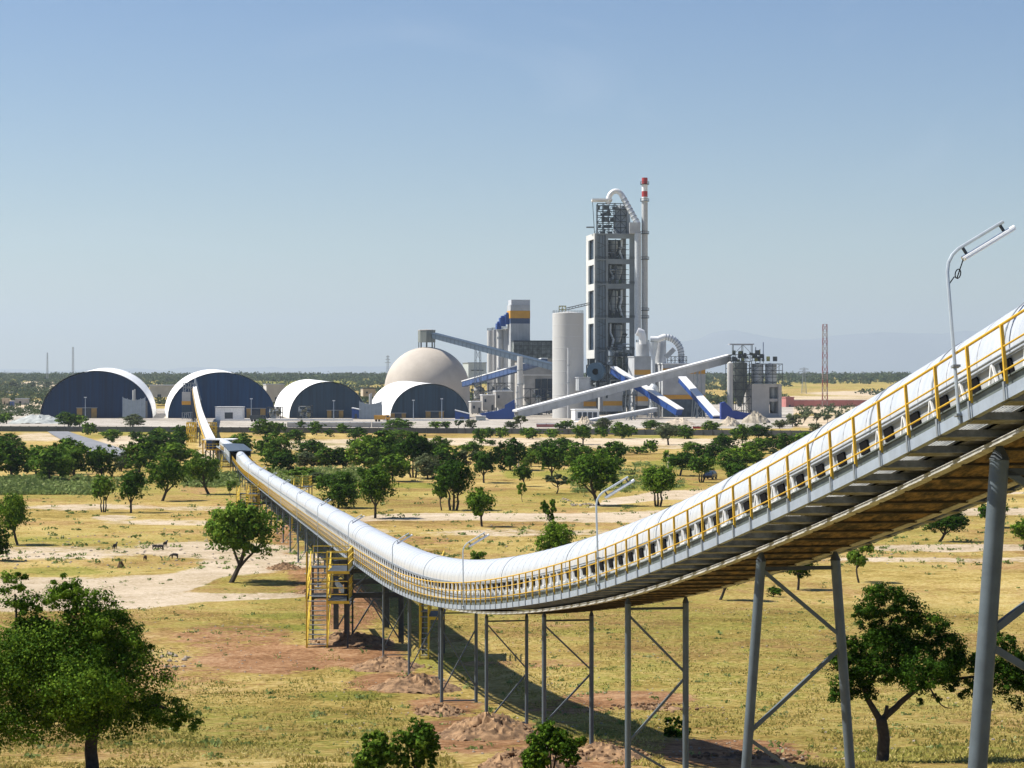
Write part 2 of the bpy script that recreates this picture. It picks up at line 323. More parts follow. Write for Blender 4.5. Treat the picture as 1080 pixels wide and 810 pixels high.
def sheet(name, poly, m, lift=.05, n=26):
    """strip of road given as pairs of left and right picture points, laid on the terrain"""
    mb = MB(); vs = []
    for (l, r) in poly:
        for (px, py) in (l, r):
            D = gD(py); x = X(px, D); vs.append((x, D, zg(D) + .16 + lift))
    mb.add(vs, [(2 * i, 2 * i + 1, 2 * i + 3, 2 * i + 2) for i in range(len(poly) - 1)])
    o = mb.build(name, m); o['kind'] = 'structure'; return o
rd = []
for i in range(15):
    t = i / 14; rd.append(((50 + 62 * t ** 1.15, 455.5 + 30 * t), (72 + 72 * t ** 1.05, 455.5 + 23 * t)))
sheet('road', rd, asphalt)

# mountains
mb = MB(); prof = [(-1500, 395), (-400, 392), (100, 390), (400, 386), (560, 380), (650, 371), (700, 364), (738, 357.5), (752, 350.5), (768, 348), (785, 350), (800, 354), (815, 356.5), (840, 359), (866, 357), (892, 352), (930, 350.5), (990, 352), (1040, 349), (1090, 351), (1300, 345), (1700, 360), (2600, 385)]
xs = np.linspace(-1500, 2600, 320); ys = np.interp(xs, [p[0] for p in prof], [p[1] for p in prof]) + (vnoise(xs / 9, xs * 0, 5) - .5) * 1.6 + (vnoise(xs / 28, xs * 0, 6) - .5) * 2.2
vs = []; MD = 40000
for row in range(5):
    d = MD - (4 - row) * 1200
    for x_, y_ in zip(xs, ys):
        top = Z(y_, MD); h = top * (row / 4) ** 1.3; jit = (float(vnoise(np.array(x_ / 14.), np.array(row * 3.3), 8)) - .5) * 500 * (row < 4)
        vs.append((X(x_, MD), d + jit, h - 60 + 60 * row / 4))
for x_, y_ in zip(xs, ys): vs.append((X(x_, MD), MD + 4500, -80))
n = len(xs); mb.add(vs, [(r * n + i, r * n + i + 1, (r + 1) * n + i + 1, (r + 1) * n + i) for r in range(5) for i in range(n - 1)]); mb.sm = True
mb.build('mountains', hillM)['kind'] = 'structure'

# ---------------------------------------------------------------- the long conveyor
SN = [(5, .228), (29, .222), (35, .203), (45, .18), (55, .143), (64, .127), (76, .1), (91, .06), (105, .03), (125, .0215), (300, .018), (330, .008), (350, 0), (480, 0)]
_cd = np.arange(5, 480, .25); _cs = np.interp(_cd, [p[0] for p in SN], [p[1] for p in SN])
_cz = -np.concatenate([[0], np.cumsum((_cs[1:] + _cs[:-1]) / 2 * .25)]); _cz += -.04 - np.interp(29.3, _cd, _cz)
AC = 11.73; BC = -355 / F
def cX(D): return AC + BC * D - (max(0, D - 380) / 75.) ** 2 * 1.2
def FR(D):
    """deck frame: origin, tangent away from the camera, side to the right, normal"""
    m = -float(np.interp(D, _cd, _cs)); z = float(np.interp(D, _cd, _cz))
    dx = (cX(D + .5) - cX(D - .5)); t = Vector((dx, 1, m)).normalized(); s = Vector((1, -dx, 0)).normalized(); n = s.cross(t).normalized()
    o = Vector((cX(D), D, z)) - n * .80      # z profile is that of the top rail
    return o, t, s, n
def CP(D, u, w): o, t, s, n = FR(D); return o + s * u + n * w
def stations(a, b):
    r = [a]
    while r[-1] < b: r.append(min(b, r[-1] + (.565 if r[-1] < 100 else 1.13 if r[-1] < 200 else 3)))
    return r
def sweep(mb, prof, a, b, closed=True):
    st = stations(a, b); k = len(prof); vs = []
    for D in st:
        o, t, s, n = FR(D)
        for (u, w_) in prof: vs.append(o + s * u + n * w_)
    fs = []
    for i in range(len(st) - 1):
        for j in range(k if closed else k - 1): fs.append((i * k + j, i * k + (j + 1) % k, (i + 1) * k + (j + 1) % k, (i + 1) * k + j))
    if closed: fs += [tuple(range(k)), tuple(range((len(st) - 1) * k, len(st) * k))]
    return mb.add(vs, fs)
def rect(u0, u1, w0, w1): return [(u0, w0), (u1, w0), (u1, w1), (u0, w1)]
def circ(u, w_, r, n=8): return [(u + r * math.cos(2 * math.pi * i / n), w_ + r * math.sin(2 * math.pi * i / n)) for i in range(n)]
C0, C1 = 14., 458.
conv = thing('pipe_conveyor', 'long covered pipe conveyor with white hood and yellow handrails sweeping across the plain', 'conveyor', CP(60, 0, 0))
HR, HC = .80, .85
def arch(r, n=20, base=.77): return [(-r, base)] + [(-r * math.cos(math.pi * i / n), HC + r * math.sin(math.pi * i / n)) for i in range(n + 1)] + [(r, base)]
outer = arch(HR); inner = arch(HR - .03)[::-1]
mb = MB(); mb.sm = True
for (a_, b_) in ((C0, 376), (415, C1)): sweep(mb, outer + inner, a_, b_)
hood = mb.build('hood', hoodM, conv)
# bands over the hood at each sheet joint
def hoodband(mb, D, wid, lift):
    o, t, s, n = FR(D); pr_ = arch(HR + lift, 16, .76); vs = [o + s * u + n * w_ - t * wid / 2 for u, w_ in pr_] + [o + s * u + n * w_ + t * wid / 2 for u, w_ in pr_] 
    pi_ = arch(HR + .001, 16, .76); vs += [o + s * u + n * w_ - t * wid / 2 for u, w_ in pi_] + [o + s * u + n * w_ + t * wid / 2 for u, w_ in pi_]
    k = len(pr_); fs = []
    for j in range(k - 1): fs += [(j, j + 1, k + j + 1, k + j), (j, j + 1, 2 * k + j + 1, 2 * k + j), (k + j, k + j + 1, 3 * k + j + 1, 3 * k + j)]
    mb.add(vs, fs)
mbs = MB(); D = 15.; i = 0; nb = 0; rr = random.Random(4)
seams = MB(); seams.sm = False
while D < 330:
    hoodband(seams, D + rr.uniform(-.04, .04), .014 if D < 90 else .03, .006); D += 1.13
seams.build('sheet_joint', mat('joint_grey', (.45, .47, .49), .5, .3), hood)['kind'] = 'stuff'
for D in (22.2, 24.9, 27.6, 30.2, 32.9, 36, 42, 47.5, 58.5, 70, 92, 127, 129, 150, 176, 205, 240, 285, 330):
    b_ = MB(); hoodband(b_, D, .05 if D < 60 else .09, .014); b_.build('hood_band', seamM, hood)
mb = MB()
for s_ in (-1, 1):
    for k_ in range(14): u_ = s_ * (.84 + .048 * k_); sweep(mb, rect(u_ - .007, u_ + .007, -.008, 0), C0, 190)
    sweep(mb, rect(s_ * .82, s_ * 1.48, -.03, 0) if s_ > 0 else rect(-1.48, -.82, -.03, 0), 190.02, C1)
mb.build('walkway', plateM, conv)
for s_ in (-1, 1):
    mb = MB(); a_, b_ = sorted((s_ * 1.50, s_ * 1.53)); sweep(mb, rect(a_, b_, -.15, .0), C0, C1); a_, b_ = sorted((s_ * 1.44, s_ * 1.50)); sweep(mb, rect(a_, b_, -.15, -.13), C0, C1)
    mb.build('side_channel', galvL, conv)
    mb = MB(); a_, b_ = sorted((s_ * 1.40, s_ * 1.42)); sweep(mb, rect(a_, b_, .002, .16), C0, C1); sweep(mb, rect(a_ - .02, b_ + .02, .16, .18), C0, C1); mb.build('kick_plate', mat('kick', (.12, .145, .135), .6, .2, .2, 4), conv)
    mb = MB(); a_, b_ = sorted((s_ * .76, s_ * .79)); sweep(mb, rect(a_, b_, .0, .27), C0, C1); sweep(mb, rect(a_, b_, .33, .77), C0, C1); mb.build('belt_skirt', mat('skirt', (.42, .44, .44), .6, .2), conv)
    mb = MB()
    for w_ in (.30, .745, .80): sweep(mb, circ(s_ * .845, w_, .018, 6), C0, 300)
    a_, b_ = sorted((s_ * .80, s_ * .83)); sweep(mb, rect(a_, b_, -.02, .05), C0, C1)
    mb.build('stringer', galv, conv)
    mb = MB(); mb.sm = True
    for w_, r_ in ((.80, .019), (.52, .013), (.22, .013)): sweep(mb, circ(s_ * 1.50, w_, r_), C0, 440)
    mb.build('handrail', yel, conv)
    mb = MB(); a_, b_ = sorted((s_ * .70, s_ * .80)); sweep(mb, rect(a_, b_, -.30, -.235), C0, C1); a_, b_ = sorted((s_ * .68, s_ * .84)); sweep(mb, rect(a_, b_, -.318, -.302), C0, C1)
    mb.build('chord', mat('chord_pale', (.50, .50, .47), .6, .2, .3, 5), conv)
mb = MB(); sweep(mb, rect(-.70, .70, -.30, -.285), C0, C1); mb.build('drip_tray', trayM, conv)
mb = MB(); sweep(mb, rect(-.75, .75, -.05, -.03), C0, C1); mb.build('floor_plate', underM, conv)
mb = MB(); mb.sm = True; sweep(mb, circ(-.36, .62, .23, 12), C0, C1); sweep(mb, circ(.36, .30, .22, 12), C0, C1); mb.build('belt', black, conv)
# posts, cross beams, idlers
posts = MB(); beams = MB(); idl = MB(); afr = MB(); rust = MB(); k = 0; D = 23.83 - 1.13 * 8; first = None
Dk = []
D = 24.9 - 1.13 * 8
while D < 440: Dk.append(D); D += 1.13
near = [d for d in Dk if d > 24.0]
def post_mb(mb, stub, D, s_):
    o, t, s, n = FR(D)
    q = o + s * (s_ * 1.50)
    mb.box(q - t * .020 - s * .02 + n * .0, t * .040, s * .04, n * .80)
    stub.box(q - t * .03 + s * (s_ * .032) - s * .012 - n * .16, t * .06, s * .024, n * .24)
    stub.box(q - t * .10 + s * (s_ * .032) - s * .012 - n * .16, t * .014, s * .03, n * .19)
cnt = 0
for D in Dk:
    for s_ in (-1, 1):
        if s_ == -1 and D > 24 and cnt < 100:
            a1, a2 = MB(), MB(); post_mb(a1, a2, D, s_); po = a1.build('railing_post', yel, conv); a2.build('post_bracket', galv, po); cnt += 1
        else: post_mb(posts, beams, D, s_)
o_ = posts.build('railing_post', yel, conv); o_['kind'] = 'stuff'
cnt = 0
for D in Dk:
    o, t, s, n = FR(D + .1)
    b_ = beams if not (D > 21 and cnt < 70) else MB()
    b_.box(o - s * 1.49 - t * .05 - n * .17, s * 2.98, t * .10, n * .115)
    b_.box(o - s * 1.49 - t * .13 - n * .174, s * 2.98, t * .26, n * .012)
    if b_ is not beams: b_.build('cross_beam', mat('beam_grey', (.22, .225, .205), .7, .2, .3, 6), conv); cnt += 1
    mid = FR(D + .56)
    rust.bar(CP(D, -.68, -.24), CP(D + 1.13, .68, -.24), .05); rust.box(o - s * .72 - t * .03 - n * .335, s * 1.44, t * .06, n * .03)
beams.build('cross_beam', galvD, conv)['kind'] = 'stuff'
rust.build('tray_bracing', mat('rusty_steel', (.05, .037, .024), .8, .1, .4, 4), conv)
blk = MB(); af = MB(); ci = 0
for D in Dk:
    if D > 175: break
    for s_ in (-1,):
        o, t, s, n = FR(D + .35); q = o + s * (s_ * .80)
        b_ = MB() if D > 21 and ci < 60 else blk
        b_.prism([q - t * .20 + n * .50, q + t * .16 + n * .50, q + t * .24 + n * .71, q - t * .12 + n * .71], s * (s_ * .028))  # black plate painted as the dark of the opening between the brackets
        b2 = MB() if b_ is not blk else af; q2 = o + s * (s_ * .845)
        b2.bar(q2 + t * .30 + n * .44, q2 + t * .42 + n * .74, .03); b2.bar(q2 + t * .58 + n * .44, q2 + t * .45 + n * .74, .03); b2.bar(q2 + t * .24 + n * .44, q2 + t * .62 + n * .44, .03)
        if b_ is not blk: p_ = b_.build('dark_gap_panel', black, conv); b2.build('idler_bracket', whiteP, p_); ci += 1
        else: pass
blk.build('dark_gap_panel', black, conv)['kind'] = 'stuff'; af.build('idler_bracket', whiteP, conv)['kind'] = 'stuff'
# slate canopy box over the belt near the transfer house
sh = MB(); 
for (a_, b_) in ((377, 414),):
    sweep(sh, rect(-1.9, -1.75, -.6, 1.6), a_, b_); sweep(sh, rect(1.75, 1.9, -.6, 1.6), a_, b_)
shed = sh.build('canopy_walls', mat('shed_wall', (.12, .15, .18), .7, 0), conv)
sh = MB(); sweep(sh, [(-2.1, 1.6), (2.1, 1.6), (2.1, 1.72), (0, 1.85), (-2.1, 1.72)], 375, 416); sh.build('canopy_roof', mat('shed_roof', (.045, .07, .10), .75, 0), conv)
sh = MB()
for D in (380, 388, 396, 404): sweep(sh, rect(-1.94, -1.91, .4, 1.3), D, D + 5)
sh.build('canopy_window', mat('pale_panel', (.5, .53, .55), .5), conv)

# ---------------------------------------------------------------- lamp posts along the near rail
def lamp(i, D, label, detail=True):
    o, t, s, n = FR(D); q = o + s * (-1.56) - n * .16
    root = thing('lamp_post', label, 'lamp post', q, 'lamp posts along the conveyor')
    H = 2.25 * (1 + .0 * i); r = .024 if D < 60 else .022
    top = q + n * H
    ax = (s * .90 + UP * .53).normalized()
    pts = [q, q + n * (H - .22), q + n * (H - .10) + ax * .03, top - n * .03 + ax * .10, top + ax * .20, top + ax * .92]
    mb = MB(); mb.tube(pts, r, 8); pole = mb.build('pole', mat('lamp_pole', (.45, .50, .52), .45, .4, .1, 3), root)
    mb = MB(); mb.box(q + n * .75 - t * .05 - s * .04, t * .1, s * .10, n * .03); mb.box(q + n * .1 - t * .05 - s * .05, t * .1, s * .12, n * .03); mb.build('clamp', galv, root)
    dn = ax.cross(t).normalized(); dn = dn if dn.z < 0 else -dn
    a = top + ax * .17 + dn * .14
    mb = MB(); mb.sm = True; mb.tube([a, a + ax * .84], .033, 10); mb.box(a - t * .05 + ax * .02 + dn * .01, ax * .8, t * .10, dn * .026); hd = mb.build('lamp_head', lampW, root)
    for k_ in (.12, .72): MB().box(top + ax * (.24 + k_ - .12) - t * .015, ax * .03, t * .03, dn * .13).build('hanger', galvD, root)
    mb = MB(); c_ = q + n * (H - .38)
    pp = [c_ + ax * .02, c_ + ax * .10 + n * .05] + [c_ + ax * (.16 + .045 * math.cos(a_)) + n * (.06 + .06 * math.sin(a_)) for a_ in np.linspace(-2.4, 4.2, 12)] + [a + ax * .02]
    mb.tube(pp, .008, 5)
    if i == 0: mb.build('cable', black, root)
names = ['tall grey lamp post clamped to the handrail, standing highest against the sky at right', 'grey lamp post rising above the hood where the conveyor starts to climb',
         'lamp post at the lowest dip of the conveyor with arm over the white hood', 'lamp post just right of the yellow stair tower, arm over the hood', 'lamp post just above the yellow stair tower beside the white hood',
         'small lamp post on the straight run, next above the stair tower', 'small lamp post with arm beside the round green bush behind the hood', 'small lamp post on the straight run, fourth above the yellow stair tower',
         'small lamp post on the straight run near the far yellow stairs', 'tiny lamp post on the far straight run, third below the slate canopy', 'tiny lamp post on the far straight run, second below the slate canopy', 'tiny lamp post just below the slate canopy']
for i, D in enumerate((27.45, 50.4, 73.8, 97.8, 122.6, 149, 174.6, 201, 228, 256, 290, 340)): lamp(i, D, names[i])

# ---------------------------------------------------------------- trestles
def trestle(D, r, batter, label, pat, grp='trestles carrying the conveyor'):
    o, t, s, n = FR(D); off = .72
    tops = [o + s * (-off) - n * .42, o + s * off - n * .42]
    root = thing('trestle', label, 'trestle', (o.x, o.y, zg(o.y)), grp)
    hts = tops[0].z - zg(tops[0].y); s2 = s
    def pt(side, f):     # f: 0 top .. 1 ground
        p = tops[side]; g = zg(p.y) - .15; z = p.z + (g - p.z) * f
        return Vector((p.x, p.y, z)) + s2 * ((-1, 1)[side] * batter * (p.z - z))
    for side in (0, 1):
        mb = MB(); mb.tube([pt(side, .012), pt(side, 1)], r, 14); lg = mb.build('leg', legM, root)
        mb = MB(); p = pt(side, .012); mb.cyl(p, tops[side] + UP * .12, r * 1.12, r * .3, 8); mb.build('leg_cap', galvD, lg); mb = MB(); mb.box(pt(side, .99) - Vector((r * 1.8, r * 1.8, 0)), (r * 3.6, 0, 0), (0, r * 3.6, 0), (0, 0, .04)); mb.build('base_plate', galvD, lg); g_ = pt(side, 1); ft = max(.22, r * 3.2); MB().box((g_.x - ft, g_.y - ft, g_.z - .2), (ft * 2, 0, 0), (0, ft * 2, 0), (0, 0, .38)).build('footing', concD, root)
    b = max(.05, r * .75)
    mb = MB(); mb.bar(pt(0, .04), pt(1, .04), b); mb.build('crossbar', galvD, root)
    for (s0, f0, s1, f1) in pat:
        mb = MB(); mb.bar(pt(s0, f0), pt(s1, f1), b); mb.build('brace' if abs(f0 - f1) > .03 else 'crossbar', legM, root)
Z3 = [(0, .05, 1, .25), (1, .25, 0, .48), (0, .48, 1, .70), (1, .70, 0, .95)]
Z2 = [(0, .07, 1, .40), (1, .42, 0, .78), (0, .80, 1, .99)]
Z1 = [(0, .06, 1, .46), (1, .50, 0, .93), (0, .93, 1, .93)]
Z0 = [(0, .85, 1, .2), (0, .93, 1, .93)]
Z3r = [(0, .05, 1, .32), (1, .32, 0, .60), (0, .60, 1, .93)]
trs = [(28.2, .128, .075, 'thickest splayed steel trestle at the right edge of the picture', [(0, .03, 1, .18), (1, .2, 0, .41), (0, .43, 1, .62), (1, .64, 0, .85)]),
       (39.5, .092, .075, 'tall splayed trestle with zigzag braces left of the large argan tree', [(0, .04, 1, .30), (1, .34, 0, .66), (0, .68, 1, .97)]), (51, .075, 0, 'narrow straight trestle, second from the right of the upright ones under the rise', Z2), (62.5, .068, 0, 'straight trestle with a small shrub at its foot', Z2),
       (74, .062, 0, 'straight trestle standing on the long soil mound at the lowest dip', Z1), (86.4, .07, 0, 'straight trestle just right of the rear yellow stairs', Z0 + [(0, .2, 1, .8)]), (98.4, .06, 0, 'slim trestle in front of the rear yellow stairs', Z0), (110.5, .055, 0, 'slim trestle next to the right of the heavy stair tower frame', Z0)]
for D, r, b, lab, pat in trs: trestle(D, r, b, lab, pat)
D = 148.; k = 0
while D < 400:
    trestle(D, .075, 0, 'slim dark trestle in the row under the straight far run of the conveyor', [(0, .1, 1, .5), (1, .5, 0, .95), (0, .5, 1, .5)], 'far row of trestles'); D += 13; k += 1

# heavy frame beside the stairs
def heavy(D0, D1, u0, u1, zb, label, ext, colr=None):
    o, t, s, n = FR(D0); root = thing('support_frame', label, 'support frame', (o.x, D0, zg(D0)), 'heavy support frames')
    for D in (D0, D1):
        o, t, s, n = FR(D)
        for u in (u0, u1):
            p = o + s * u; g = zg(p.y); mb = MB(); mb.box((p.x - .15, p.y - .15, g - .1), (.3, 0, 0), (0, .3, 0), (0, 0, p.z - .3 - g)); mb.build('column', galvD, root)
        a, b = o + s * (u0 - ext * (D == D0)), o + s * u1; a.z = b.z = zb; mb = MB(); mb.bar(a, b, .16, .3); mb.build('beam', galvD, root)
        a, b = o + s * u0, o + s * u1; mb = MB(); a.z = b.z = o.z - .5; mb.bar(a, b, .16, .25); mb.build('beam', galvD, root)
        for (z0, z1) in ((zb, o.z - .5), (zg(D), zb - .2)):
            a, b = o + s * u0, o + s * u1; m_ = (a + b) / 2; a.z = z0 if z0 < zb - .5 else z0 + .15; m_.z = z1; b.z = a.z
            mb = MB(); mb.bar(a, m_, .08); mb.build('brace', legM, root); mb = MB(); mb.bar(b, m_, .08); mb.build('brace', legM, root)
    for u in (u0, u1):
        a, b = CP(D0, u, 0), CP(D1, u, 0); a.z = b.z = zb; mb = MB(); mb.bar(a, b, .16, .3); mb.build('beam', galvD, root)
    return root
heavy(119, 127, -1.95, 1.15, -12.25, 'heavy dark steel frame beside the yellow stair tower', 2.35)
heavy(258, 270, -1.6, 1.6, -15.2, 'dark steel frame beside the far yellow stairs', 2.0)

# ---------------------------------------------------------------- stairs
def railbox(mb, x0, x1, y0, y1, z, h=1.05, sides='fblr', r=.035, nrail=3):
    cs = {'f': ((x0, y0), (x1, y0)), 'b': ((x0, y1), (x1, y1)), 'l': ((x0, y0), (x0, y1)), 'r': ((x1, y0), (x1, y1))}
    for k_ in sides:
        (a, b), (c_, d) = cs[k_]; L_ = math.hypot(c_ - a, d - b); m = max(1, round(L_ / .8))
        for j in range(1, nrail + 1): mb.bar((a, b, z + h * j / nrail), (c_, d, z + h * j / nrail), r * 1.1)
        for j in range(m + 1):
            f_ = j / m; mb.bar((a + (c_ - a) * f_, b + (d - b) * f_, z), (a + (c_ - a) * f_, b + (d - b) * f_, z + h), r)
def flight(root, x0, x1, ya, za, yb, zb):
    n_ = max(4, int(abs(zb - za) / .24)); mb = MB()
    for k_ in range(n_ + 1):
        f_ = k_ / n_; mb.box((x0 + .04, ya + (yb - ya) * f_ - .11, za + (zb - za) * f_ - .02), (x1 - x0 - .08, 0, 0), (0, .22, 0), (0, 0, .035))
    mb.build('treads', galv, root)
    for x_ in (x0, x1):
        mb = MB(); mb.bar((x_, ya, za), (x_, yb, zb), .05, .2)
        mb.bar((x_, ya, za + .9), (x_, yb, zb + .9), .045); mb.bar((x_, ya, za + .5), (x_, yb, zb + .5), .03)
        for f_ in (0, .33, .66, 1): p = Vector((x_, ya + (yb - ya) * f_, za + (zb - za) * f_)); mb.bar(p, p + UP * .9, .04)
        mb.build('stringer', yelB, root)
def stairtower(px0, px1, px2, D, levels, label, foot):
    """levels: landing heights from below; a flight at px0..px1 in front, landing platforms px1..px2 beside"""
    x0, x1, x2 = X(px0, D), X(px1, D), X(px2, D); root = thing('stair_tower', label, 'stairs', (x0, D, foot))
    z0 = foot
    for i, z in enumerate(levels):
        flight(root, x0, x1, D - .2, z0, D + 2.2, z); z0 = z
        mb = MB(); mb.box((x0 - .1, D + 2.2, z - .08), (x2 - x0 + .2, 0, 0), (0, 1.3, 0), (0, 0, .07)); mb.box((x1, D - .3, z - .08), (x2 - x1 + .1, 0, 0), (0, 2.5, 0), (0, 0, .07)); mb.build('landing', galvD, root)
        mb = MB(); mb.box((x1, D - .33, z - .14), (x2 - x1 + .1, 0, 0), (0, .03, 0), (0, 0, .16)); railbox(mb, x1, x2, D - .3, D + 3.4, z, 1.1, 'fbr', .045); railbox(mb, x0, x1, D + 3.4, D + 3.4, z, 1.1, 'b', .045); mb.build('railing', yelB, root)
    top = levels[-1] + 1.1
    for x_ in (x0, x1):
        mb = MB(); mb.bar((x_, D - .34, foot), (x_, D - .34, top), .075); mb.build('post', yelB, root)
    for (x_, y_) in ((x2, D - .2), (x2, D + 3.3), (x0, D + 3.3)):
        mb = MB(); mb.bar((x_, y_, foot - .1), (x_, y_, levels[-1] - .08), .10); mb.build('post', galvD, root)
    return root
stairtower(324, 345.5, 367, 115.4, [-12.2, -10.55], 'yellow stair tower with two railed landings on the left of the conveyor', zg(115.4))
stairtower(443, 452, 466, 109.5, [-12.4, -10.35], 'yellow stairs mostly hidden behind the conveyor, right of the large stair tower', zg(110.5))
stairtower(250, 260, 271, 254, [-15.2, -13.9], 'far small yellow stair tower left of the long straight conveyor run', zg(254))
stairtower(308, 317, 326, 232, [-14.2, -11.9], 'far yellow platform railing rising behind the white hood beside green trees', zg(232))
stairtower(226, 233, 243, 395, [-16.4, -15.2], 'small yellow stairs under the slate canopy of the conveyor', zg(395))

# ---------------------------------------------------------------- far transfer house and second conveyor
D = 458; tr = thing('transfer_house', 'blue and white transfer house where the two conveyors meet', 'transfer house', (X(222, D), D, zg(D)))
x0, x1 = X(217, D), X(233, D)
mb = MB()
for x_ in (x0, (x0 + x1) / 2, x1):
    for y_ in (D, D + 7): mb.bar((x_, y_, zg(D)), (x_, y_, -15.4), .28)
mb.bar((x0, D, -17.9), (x1, D, -15.4), .12); mb.bar((x1, D, -17.9), (x0, D, -15.4), .12); mb.build('steel_frame', galvD, tr)
MB().box((x0, D, -15.4), (x1 - x0, 0, 0), (0, 7, 0), (0, 0, .3)).build('floor', yel, tr)
MB().box((x0 + .1, D + .2, -15.1), (1.2, 0, 0), (0, 6, 0), (0, 0, 1.9)).build('blue_panel', blueP, tr)
MB().box((x0 + .2, D + 6.9, -15.1), (x1 - x0 - .2, 0, 0), (0, .1, 0), (0, 0, 1.7)).build('back_wall', black, tr)
MB().box((x0 - .8, D - .6, -13.2), (X(250, D) - x0, 0, 0), (0, 8.5, .0), (0, 0, .22)).build('roof', whiteP, tr)
mb = MB(); railbox(mb, x0 - .2, x1, D - .1, D + 7, -15.1, 1.1, 'fl', .09, 2); mb.build('railing', yelB, tr)
# second conveyor
pth = [P(223, 461.5, 463), P(219, 453, 530), P(213.5, 440, 640), P(210, 429, 750), P(207.5, 418, 850), P(206, 411, 930), P(205.5, 407, 972)]
c2 = thing('feed_conveyor', 'narrow white covered conveyor climbing into the second storage hall', 'conveyor', P(213, 462, 640))
def ribbon(mb, pts, u0, u1, w0, w1):
    vs = []
    for i, p in enumerate(pts):
        d = (pts[min(i + 1, len(pts) - 1)] - pts[max(0, i - 1)]).normalized(); s = d.cross(UP).normalized()
        for (u, w_) in ((u0, w0), (u1, w0), (u1, w1), (u0, w1)): vs.append(p + s * u + UP * w_)
    fs = [(i * 4 + j, i * 4 + (j + 1) % 4, i * 4 + 4 + (j + 1) % 4, i * 4 + 4 + j) for i in range(len(pts) - 1) for j in range(4)] + [(0, 1, 2, 3), tuple(range(len(vs) - 4, len(vs)))]
    return mb.add(vs, fs)
def dense(pts, k=5):
    o_ = []
    for i in range(len(pts) - 1):
        for j in range(k):
            t_ = j / k; p0 = pts[max(0, i - 1)]; p1 = pts[i]; p2 = pts[i + 1]; p3 = pts[min(len(pts) - 1, i + 2)]
            o_.append(.5 * ((2 * p1) + (p2 - p0) * t_ + (2 * p0 - 5 * p1 + 4 * p2 - p3) * t_ ** 2 + (3 * p1 - p0 - 3 * p2 + p3) * t_ ** 3))
    return o_ + [pts[-1]]
pd = dense(pth)
mb = MB(); ribbon(mb, pd, -.85, .85, -1.1, -.1); mb.build('hood', whiteP, c2)
mb = MB(); ribbon(mb, pd, -1.2, 1.2, -1.5, -1.2); mb.build('walkway', galv, c2)
for s_ in (-1, 1): mb = MB(); ribbon(mb, pd, s_ * 1.22 - .04, s_ * 1.22 + .04, -1.6, -.9); mb.build('handrail', yel, c2)
for px, py, D in ((221, 457, 500), (217, 449, 565), (213.5, 440, 640), (211, 433, 710), (209, 425, 790), (207.8, 419, 845), (206.3, 412, 915)):
    p = P(px, py, D); mb = MB()
    for s_ in (-1.6, 1.6): mb.bar((p.x + s_, D, zg(D)), (p.x + s_, D, p.z - 1.5), .3)
    mb.bar((p.x - 1.6, D, zg(D) + .3), (p.x + 1.6, D, p.z - 2), .15); mb.bar((p.x + 1.6, D, zg(D) + .3), (p.x - 1.6, D, p.z - 2), .15)
    mb.build('support_leg', galvD if D > 560 else yel, c2)
def steelframe(name, label, cat, px0, px1, py0, py1, D, m, nx=2, nz=3, dep=6):
    x0, x1, z0, z1 = X(px0, D), X(px1, D), Z(py1, D), Z(py0, D); r = thing(name, label, cat, ((x0 + x1) / 2, D, z0)); 
    mb = framework(MB(), x0, x1, D, D + dep, z0, z1, nx, nz); mb.build('frame', m, r); return r
def framework(mb, x0, x1, y0, y1, z0, z1, nx, nz, w=.3):
    for i in range(nx + 1):
        for y_ in (y0, y1): x_ = x0 + (x1 - x0) * i / nx; mb.bar((x_, y_, z0), (x_, y_, z1), w)
    for k_ in range(1, nz + 1):
        z_ = z0 + (z1 - z0) * k_ / nz
        for y_ in (y0, y1): mb.bar((x0, y_, z_), (x1, y_, z_), w)
        for x_ in (x0, x1): mb.bar((x_, y0, z_), (x_, y1, z_), w)
        for i in range(nx):
            a, b = x0 + (x1 - x0) * i / nx, x0 + (x1 - x0) * (i + 1) / nx; zl = z0 + (z1 - z0) * (k_ - 1) / nz
            if (i + k_) % 2: mb.bar((a, y0, zl), (b, y0, z_), w * .6)
            else: mb.bar((b, y0, zl), (a, y0, z_), w * .6)
    return mb
for k_, (a, b, c_, D, lab) in enumerate(((197, 205, 463, 600, 'yellow scaffold stair frame left of the climbing feed conveyor'), (217, 227, 459, 640, 'yellow scaffold stair frame right of the climbing feed conveyor'))):
    r = steelframe('scaffold', lab, 'scaffold', a, b, 446, HZ - zg(D) * F / D, D, yelB, 2, 4, 3); x0, x1 = X(a, D), X(b, D)
    mb = MB(); 
    for z_ in (-16, -14, -12): mb.box((x0, D, z_), (x1 - x0, 0, 0), (0, 3, 0), (0, 0, .12))
    mb.build('landing', galv, r)

